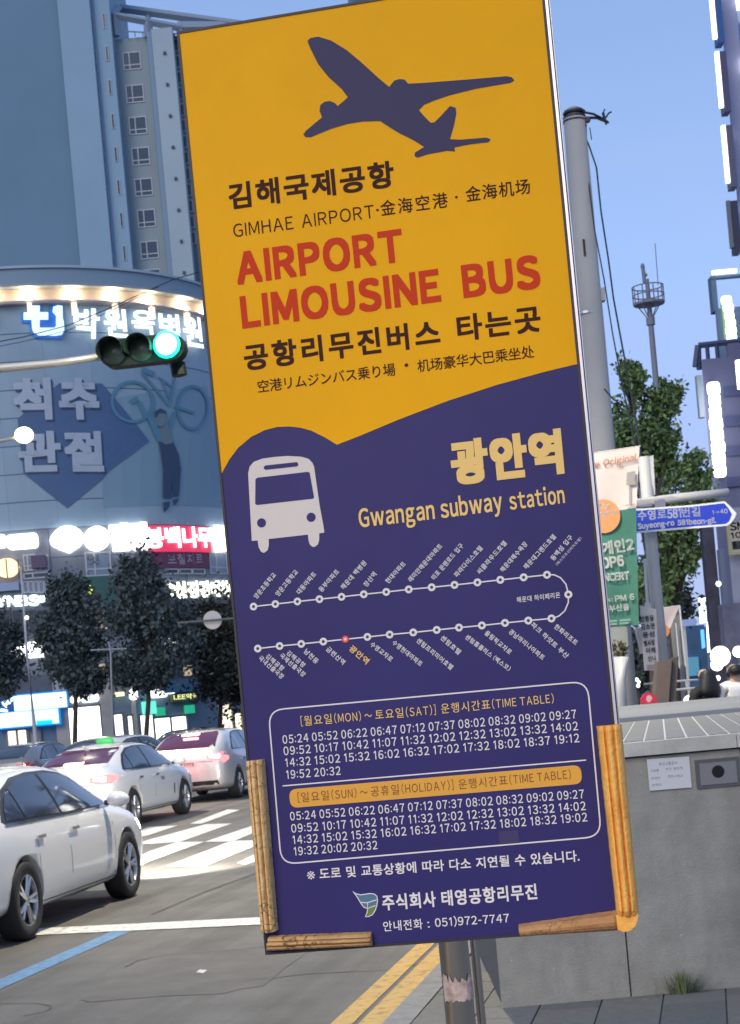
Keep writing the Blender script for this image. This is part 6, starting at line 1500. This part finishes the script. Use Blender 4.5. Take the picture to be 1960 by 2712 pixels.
def wheel_parts():
    t = MB(); prof = [(.215, -.10), (.30, -.108), (.325, -.09), (.333, -.05), (.333, .05), (.325, .09), (.30, .108), (.215, .10)]
    n = 40; V, Fc = [], []
    for k in range(n):
        a = 2 * math.pi * k / n
        for r_, y in prof: V.append((r_ * math.cos(a), y, r_ * math.sin(a)))
    m_ = len(prof)
    for k in range(n):
        j = (k + 1) % n
        for i in range(m_): Fc.append((k * m_ + i, j * m_ + i, j * m_ + (i + 1) % m_, k * m_ + (i + 1) % m_))
    tyre = (V, Fc)
    r_ = MB()
    prof = [(.222, -.085), (.222, -.100), (.205, -.098), (.195, -.06), (.195, .08)]; V, Fc = [], []; m_ = len(prof)
    for k in range(n):
        a = 2 * math.pi * k / n
        for q, y in prof: V.append((q * math.cos(a), y, q * math.sin(a)))
    for k in range(n):
        j = (k + 1) % n
        for i in range(m_ - 1): Fc.append((k * m_ + i, j * m_ + i, j * m_ + i + 1, k * m_ + i + 1))
    r_.add(V, Fc)
    for s_ in range(5):
        for tw in (-.16, .16):
            a = 2 * math.pi * s_ / 5; a2 = a + tw
            p0 = Vector((math.cos(a) * .04, -.075, math.sin(a) * .04)); p1 = Vector((math.cos(a2) * .205, -.088, math.sin(a2) * .205))
            r_.tube([p0, p1], [.022, .016], 6)
    r_.tube([(0, -.09, 0), (0, -.02, 0)], .045, 14); 
    back = MB(); back.tube([(0, .0, 0), (0, .02, 0)], .196, 24)
    return tyre, (r_.v, r_.f), (back.v, back.f)
TYRE, RIM, BACK = wheel_parts()
proj_cache = {}
def make_car(label, M, style='sedan', paint=None, brake=False, taxi=False, grp=None, lights=False):
    paint = paint or paint_w
    st = ST if style == 'sedan' else hatch(ST)
    if style not in proj_cache: proj_cache[style] = car_body(st)
    bm_, bvh = proj_cache[style]
    dz = 0.0 if style == 'sedan' else 0.055
    t = thing('parked_car' if False else 'car', label, 'car', M=M, group=grp)
    me = bm_.copy(); me.materials.clear(); me.materials.append(paint); me.materials.append(ctrim)
    body = bpy.data.objects.new('body', me); COL.objects.link(body); body.parent = t; WM[body.name] = wm(t)
    def pj(name, poly, mode, off, m, par=t, sub=3): 
        v, f = project(bvh, poly, mode, off, sub); return part(name, v, f, m, par, local=True, smooth=True)
    for side in ('right', 'left'):
        sy = -1 if side == 'right' else 1
        T = [(1.12, .955), (1.02, 1.02), (.80, 1.14), (.58, 1.26), (.36, 1.335), (.05, 1.375), (-.40, 1.38), (-.80, 1.35), (-1.15, 1.26), (-1.42, 1.12), (-1.60, 1.01), (-1.55, .985), (-.9, .975), (0, .965)]
        T = [(x, z + dz) for x, z in T]
        pj('window_trim', T, side, .003, ctrim)
        g1 = [(1.02, .975), (.98, 1.01), (.78, 1.12), (.56, 1.235), (.34, 1.31), (.06, 1.345), (-.22, 1.352), (-.25, .985)]
        g2 = [(-.31, .985), (-.29, 1.352), (-.60, 1.345), (-.80, 1.32), (-1.02, 1.265), (-1.10, 1.00)]
        g3 = [(-1.14, 1.00), (-1.07, 1.245), (-1.20, 1.20), (-1.40, 1.09), (-1.50, 1.01)]
        for g in (g1, g2, g3): pj('side_window', [(x, z + dz) for x, z in g], side, .007, cglass)
        pj('belt_trim', [(1.10, .957 + dz), (1.12, .945 + dz), (-1.58, .965 + dz), (-1.60, .985 + dz)][::-1], side, .011, chrome, sub=4)
        q = MB()
        for xs_ in (-.28, .98, -1.08):
            v, f = project(bvh, [(xs_ - .006, .30), (xs_ + .006, .30), (xs_ + .006 if xs_ > -1 else xs_ + .05, .96), (xs_ - .006 if xs_ > -1 else xs_ + .038, .96)], side, .002, 2); q.add(v, f)
        v, f = project(bvh, [(-.98, .27), (1.0, .27), (1.0, .282), (-.98, .282)], side, .002, 3); q.add(v, f)
        q.build('door_seam', handle_s, t, local=True)
        for xs_ in (-.14, -1.0):
            q = MB(); yy = (bvh.ray_cast(Vector((xs_, sy * 3, .83)), Vector((0, -sy, 0)))[0] or Vector((0, sy * .9, 0))).y
            q.box((xs_, yy + sy * .02, .835), (.19, .022, .028)); q.build('door_handle', chrome if paint is not paint_d else ctrim, t, local=True)
        q = MB(); q.ball((.88, sy * 1.0, 1.015 + dz), (.075, .115, .075), 14, 10); mir = q.build('mirror', paint if style != 'x' else paint, t, local=True, smooth=True)
        q = MB(); q.tube([(.92, sy * .86, .985 + dz), (.9, sy * .95, 1.0 + dz)], .03, 8); q.build('mirror_arm', ctrim, t, local=True)
        pj('sill', [(-1.0, .195), (1.02, .195), (1.02, .25), (-1.0, .25)], side, .006, ctrim if style != 'sedan' else paint)
        # lamps wrap on the side
        pj('tail_lamp_side', [(-2.27, .80), (-2.02, .86), (-1.95, .92), (-2.15, .95), (-2.28, .93)], side, .004, red_on if brake else red_off)
        pj('headlight_side', [(2.22, .60), (1.95, .70), (1.86, .76), (2.05, .755), (2.2, .70)], side, .004, head_on if lights else mat('head_lens', (.5, .5, .52), .1, coat=1))
        for x in (-1.38, 1.40):
            wh = thing('wheel', M=wm(t) @ Matrix.Translation((x, sy * .80, .333)) @ (Matrix.Rotation(math.pi, 4, 'Z') if sy > 0 else Matrix()))
            wh.parent = t; wh.matrix_basis = Matrix.Translation((x, sy * .80, .333)) @ (Matrix.Rotation(math.pi, 4, 'Z') if sy > 0 else Matrix())
            for nm_, (v, f), mm_ in (('tyre', TYRE, tyre_m), ('rim', RIM, rim_m), ('brake_disc', BACK, ctrim)):
                part(nm_, v, f, mm_, wh, local=True, smooth=nm_ != 'rim')
    rz = {'sedan': ((-.60, 1.135), (.60, 1.135), (.545, 1.34), (.50, 1.375), (-.50, 1.375), (-.545, 1.34)), 'hatch': ((-.66, 1.14), (.66, 1.14), (.57, 1.40), (.50, 1.45), (-.50, 1.45), (-.57, 1.40))}[style]
    pj('rear_window', [(-a * 1.0, b) for a, b in rz][::-1], 'rear', .006, mat('car_glass_redlit', (.03, .008, .02), .06, spec=.9, emit=(.55, .03, .14), es=.10) if brake else cglass)  # when braking, red lamp light on the glass is put in as emission
    pj('windshield', [(-.62, 1.06 + dz), (.62, 1.06 + dz), (.54, 1.33 + dz), (.50, 1.385 + dz), (-.50, 1.385 + dz), (-.54, 1.33 + dz)], 'front', .006, cglass)
    for s_ in (-1, 1):
        lz = 0 if style == 'sedan' else .06
        pj('tail_lamp', [(s_ * .50, .84 + lz), (s_ * .50, .92 + lz), (s_ * .80, .95 + lz), (s_ * .80, .80 + lz), (s_ * .66, .80 + lz)][::s_], 'rear', .006, red_on if brake else red_off)
        if brake: pj('lamp_core', [(s_ * .56, .865 + lz), (s_ * .56, .905 + lz), (s_ * .76, .915 + lz), (s_ * .76, .84 + lz)][::s_], 'rear', .010, red_c)
        pj('headlight', [(s_ * .48, .62), (s_ * .50, .68), (s_ * .74, .70), (s_ * .78, .60)][::s_], 'front', .006, head_on if lights else mat('head_lens', (.5, .5, .52), .1, coat=1))
    if brake:
        q = MB(); q.box((-1.42 if style == 'sedan' else -1.75, 0, 1.145 if style == 'sedan' else 1.42), (.05, .34, .03)); q.build('brake_lamp_centre', red_c, t, local=True)
        pj('brake_lamp_glow', [(-.17, 1.135), (.17, 1.135), (.17, 1.165), (-.17, 1.165)] if style == 'sedan' else [(-.17, 1.405), (.17, 1.405), (.17, 1.43), (-.17, 1.43)], 'rear', .014, red_c)
    pj('grille', [(-.38, .52), (.38, .52), (.34, .64), (-.34, .64)], 'front', .004, ctrim)
    pj('number_plate', [(-.26, .66), (.26, .66), (.26, .77), (-.26, .77)] if style == 'sedan' else [(-.26, .76), (.26, .76), (.26, .87), (-.26, .87)], 'rear', .012, mat('plate_pale', (.55, .55, .52), .5), sub=0)
    if style == 'hatch' and brake:
        pl_ = Plane(wm(t) @ Vector((-2.44, 0, 0)), wm(t).to_3x3() @ Vector((0, -1, 0)))
        pp = project(bvh, [(-.2, .78), (.2, .78), (.2, .85), (-.2, .85)], 'rear', .018, 0)[0]; xo = min(v.x for v in pp)
        pl_ = Plane(wm(t) @ Vector((xo - .006, 0, 0)), wm(t).to_3x3() @ Vector((0, -1, 0)))
        letters('14더7773', pl_, (-.22, .775), (.22, .775), .075, 0, mat('plate_ink', (.08, .08, .09), .5), t, ispx=False, bold=.02, narrow=.8)
        pj('badge', [(-.06, 1.0), (-.03, .975), (.03, .975), (.06, 1.0), (.03, 1.025), (-.03, 1.025)], 'rear', .008, chrome, sub=0)
    pj('lower_bumper', [(-.72, .36), (.72, .36), (.70, .45), (-.70, .45)], 'rear', .006, ctrim)
    pj('boot_seam', [(-.62, .79 + dz), (.62, .79 + dz), (.62, .80 + dz), (-.62, .80 + dz)], 'rear', .003, handle_s)
    q = MB(); q.tube([(-1.05, 0, 1.37 + dz), (-1.22, 0, 1.44 + dz)], [.045, .012], 6); q.build('roof_antenna', paint, t, local=True)
    q = MB(); q.box((-2.40, -.36, .30), (.10, .10, .05)); q.box((-2.40, .36, .30), (.10, .10, .05)); q.build('exhaust', chrome, t, local=True)
    if taxi:
        q = MB(); q.ball((-.15, 0, 1.49), (.09, .17, .085), 16, 8); q.build('roof_sign', mat('taxi_green', (.05, .42, .12), .4, emit=(.2, .9, .3), es=.12), t, local=True, smooth=True)
        pj('door_emblem', [(.02, .70), (.30, .70), (.30, .80), (.02, .80)], 'right', .004, mat('emblem_pale', (.55, .56, .58), .5))
        pj('door_mark', [(.73, .45), (.76, .42), (.79, .45), (.79, .62), (.73, .62)], 'right', .004, ctrim)
        pj('door_emblem_ring', [(.07, .72), (.25, .72), (.25, .78), (.07, .78)], 'right', .006, mat('emblem_dark', (.18, .19, .2), .5))
    if lights:
        for s_ in (-1, 1):
            l_ = bpy.data.lights.new('headlight_beam', 'SPOT'); l_.energy = 1500; l_.spot_size = R(75); l_.spot_blend = .8; l_.color = (1, .95, .82); l_.shadow_soft_size = .08
            lo = bpy.data.objects.new('headlight_beam', l_); COL.objects.link(lo)
            Mx = wm(t) @ Matrix.Translation((2.46, s_ * .62, .66)) @ Matrix.Rotation(R(-90 + 9), 4, 'Y').to_4x4()
            lo.matrix_world = Mx
    return t
def place(px, py, dist, ang, wheel='rear_right', z=0.0):
    """car frame so that the named wheel's contact stands on the road at the given point"""
    g = Vector((px, py, 0)) if dist is None else P(px, py, dist); g.z = 0
    X = Vector((math.cos(ang), math.sin(ang), 0)); Y = Vector((-math.sin(ang), math.cos(ang), 0))
    lx = {'rear': -1.38, 'front': 1.40}[wheel.split('_')[0]]; ly = -.90 if wheel.endswith('right') else .90
    o = g - X * lx - Y * ly
    return Matrix.Translation(o) @ Matrix.Rotation(ang, 4, 'Z')
aR = math.atan2(RD.y, RD.x)
g2 = G(354, 2376)
a1 = R(90 - 9.5)
make_car('white sedan nearest the camera, cut by the left picture edge, with dark side windows', place(g2.x, g2.y, None, a1, 'front_right'), lights=True)
g2 = G(497, 2155); make_car('white taxi with green roof light and glowing red rear lamps', place(g2.x, g2.y, None, R(90 - 11.6), 'front_right'), taxi=True, brake=True)
g1 = G(640, 2112); make_car('pearl grey car braking behind the bus sign, number plate visible', place(g1.x, g1.y, None, R(90 - 11), 'rear_right'), style='hatch', paint=paint_s, brake=True)
make_car('dark car with pale roof at the left edge beyond the near white sedan', place(P(120, 2000, 45).x, 45, None, R(90 - 14), 'rear_right'), style='hatch', paint=mat('car_paint_greyblue', (.12, .13, .16), .25, coat=1))
make_car('black car beyond the white taxi, only its roof showing', place(P(392, 2000, 50).x, 50, None, R(90 - 12), 'front_right'), paint=paint_d)
make_car('white car between the taxi and the pearl grey car, farther off', place(P(480, 2000, 46).x, 46, None, R(90 - 25), 'front_right'), paint=paint_w, style='hatch')
make_car('black car roof behind the pearl grey car next to the bus sign', place(P(640, 2000, 52).x, 52, None, R(90 - 12), 'front_right'), paint=paint_d, style='hatch')
for e_, c_, p_ in ((8, (1, .12, .10), Vector((-2.75, 0, .85))),):
    for k, (px_, py_, d_) in enumerate(((240, 2050, 26.4), (470, 2030, 34.0))):
        l_ = bpy.data.lights.new('brake_glow', 'POINT'); l_.energy = e_; l_.color = c_; l_.shadow_soft_size = .2
        lo = bpy.data.objects.new('brake_glow', l_); lo.location = P(px_, py_, d_); lo.location.z = .8; COL.objects.link(lo)

# ------------------------------------------------------------------ people behind the wall top
def skin_body(name, joints, edges, root, m, parent, sub=2):
    me = bpy.data.meshes.new(name); me.from_pydata([j[0] for j in joints], edges, []); me.update()
    o = bpy.data.objects.new(name, me); COL.objects.link(o)
    o.modifiers.new('k', 'SKIN'); s_ = o.modifiers.new('s', 'SUBSURF'); s_.levels = sub; s_.render_levels = sub
    for i, j in enumerate(joints): me.skin_vertices[0].data[i].radius = (j[1], j[2] if len(j) > 2 else j[1])
    me.skin_vertices[0].data[root].use_root = True
    dg = bpy.context.evaluated_depsgraph_get(); mm2 = bpy.data.meshes.new_from_object(o.evaluated_get(dg)); bpy.data.objects.remove(o)
    mm2.materials.clear(); mm2.materials.append(m); mm2.polygons.foreach_set('use_smooth', [True] * len(mm2.polygons)); mm2.name = name
    ob = bpy.data.objects.new(name, mm2); COL.objects.link(ob); ob.parent = parent; WM[ob.name] = wm(parent); return ob
skinm = mat('skin', (0.42, 0.25, 0.18), .6); hairm = mat('hair_black', (0.012, 0.010, 0.010), .5, bump=.5, bscale=60)
def person(label, loc, rz, shirt, hair_len, height=1.68, trousers=None):
    k = height / 1.70
    t = thing('person', label, 'person', M=Matrix.Translation(loc) @ Matrix.Rotation(rz, 4, 'Z') @ Matrix.Scale(k, 4))
    J = [((0, 0, .95), .15, .10), ((0, 0, 1.12), .13, .09), ((0, 0, 1.30), .155, .10), ((0, 0, 1.42), .10, .075), ((0, 0, 1.49), .05, .05), ((0, .01, 1.55), .062, .07), ((0, .015, 1.62), .075, .088), ((0, .005, 1.67), .05, .06),
         ((.19, 0, 1.38), .055), ((.24, .02, 1.12), .042), ((.22, .12, .90), .032), ((.21, .17, .82), .03),
         ((-.19, 0, 1.38), .055), ((-.24, .02, 1.12), .042), ((-.22, .12, .90), .032), ((-.21, .17, .82), .03),
         ((.10, 0, .85), .085), ((.10, .02, .48), .055), ((.10, -.01, .09), .04), ((.10, .14, .03), .035),
         ((-.10, 0, .85), .085), ((-.10, .02, .48), .055), ((-.10, -.01, .09), .04), ((-.10, .14, .03), .035)]
    E_ = [(0, 1), (1, 2), (2, 3), (3, 4), (4, 5), (5, 6), (6, 7), (3, 8), (8, 9), (9, 10), (10, 11), (3, 12), (12, 13), (13, 14), (14, 15), (0, 16), (16, 17), (17, 18), (18, 19), (0, 20), (20, 21), (21, 22), (22, 23)]
    skin_body('body', J, E_, 0, skinm, t)
    Js = [((0, 0, .93), .175, .125), ((0, 0, 1.12), .155, .115), ((0, 0, 1.30), .175, .12), ((0, 0, 1.425), .115, .085), ((.195, 0, 1.385), .072), ((.235, .01, 1.20), .062), ((-.195, 0, 1.385), .072), ((-.235, .01, 1.20), .062)]
    skin_body('shirt', Js, [(0, 1), (1, 2), (2, 3), (3, 4), (4, 5), (3, 6), (6, 7)], 0, shirt, t)
    Jt = [((0, 0, .96), .165, .12), ((.10, 0, .84), .10), ((.10, .02, .48), .075), ((.10, -.01, .12), .065), ((-.10, 0, .84), .10), ((-.10, .02, .48), .075), ((-.10, -.01, .12), .065)]
    skin_body('trousers', Jt, [(0, 1), (1, 2), (2, 3), (0, 4), (4, 5), (5, 6)], 0, trousers or mat('cloth_dark', (.02, .02, .025), .8), t)
    # head of hair: a cap, longer at the back when asked
    Jh = [((0, -.012, 1.655), .102, .115), ((0, -.045, 1.575), .108, .095)] + ([((0, -.055, 1.48), .15, .10), ((0, -.08, 1.30), .20, .10)] if hair_len else [((0, -.05, 1.53), .09, .08)])
    skin_body('hair', Jh, [(i, i + 1) for i in range(len(Jh) - 1)], 0, hairm, t)
    q = MB()
    for s_ in (-1, 1): q.ball((s_ * .078, .015, 1.60), (.014, .02, .032), 8, 6)
    q.build('ears', skinm, t, local=True, smooth=True)
    q = MB(); q.ball((0, .105, 1.60), (.014, .022, .024), 8, 6); q.build('nose', skinm, t, local=True, smooth=True)
    q = MB()
    for s_ in (-1, 1): q.ball((s_ * .032, .094, 1.63), (.013, .009, .007), 8, 6)
    q.build('eyes', mat('eye_dark', (.02, .015, .015), .3), t, local=True, smooth=True)
    return t
blackcloth = mat('cloth_black', (.012, .011, .012), .85, bump=.4, bscale=20); whitecloth = mat('cloth_white', (.75, .74, .72), .85, bump=.4, bscale=14)
pA = P(1873, 1850, 19.6); person('person with long black hair in a black top behind the wall top', (pA.x, 19.6, .15), R(30), blackcloth, True, 1.66)
pB = P(1933, 1800, 20); person('person with short black hair in a white shirt seen from behind', (pB.x, 19.7, .15), R(10), whitecloth, False, 1.69)
pC = P(1962, 1800, 23); person('person in dark clothes half cut off by the right picture edge', (pC.x, 23.5, .15), R(0), blackcloth, False, 1.66)

# ------------------------------------------------------------------ the street lamps of our own pavement (one for the warm light on the sign, one added to brighten cars and road)
def our_lamp(label, along, side, power, hgt=7.5, reach=1.2, colr=(1.0, .74, .46)):
    b_ = rq(K + side, along, .15)
    t = thing('street_lamp', label, 'street lamp', loc=b_, group='street lamps along the near pavement')
    hd = b_ - RP * reach + Vector((0, 0, hgt))
    MB().tube([b_, b_ + Vector((0, 0, hgt - .9)), b_ + Vector((0, 0, hgt - .3)) - RP * .3, hd], [.10, .07, .05, .04], 12).build('post', arm, t, smooth=True)
    q = MB(); q.ball(hd - Vector((0, 0, .06)), (.22, .22, .09), 16, 8); q.build('lamp_head', glow('lamp_amber', (1, .72, .40), 8), t, smooth=True)
    l_ = bpy.data.lights.new('street_light', 'SPOT'); l_.energy = power; l_.color = colr; l_.shadow_soft_size = .22; l_.spot_size = R(150); l_.spot_blend = .5
    lo = bpy.data.objects.new('street_light', l_); lo.location = hd - Vector((0, 0, .2)); COL.objects.link(lo)
our_lamp('warm street lamp on the near pavement behind the viewer', -9.5, .8, 6500, 7.0)
our_lamp('added street lamp hidden behind the big bus sign, brightening the cars and road', 17, .45, 4500, 9.5, 2.2, (1, .88, .66))  # added lamp, out of sight behind the sign, to brighten the cars
l_ = bpy.data.lights.new('street_light', 'SPOT'); l_.energy = 3500; l_.color = (1, .9, .65); l_.shadow_soft_size = .25; l_.spot_size = R(150); l_.spot_blend = .5
lo = bpy.data.objects.new('street_light', l_); lo.location = hp - Vector((0, 0, .3)); COL.objects.link(lo)
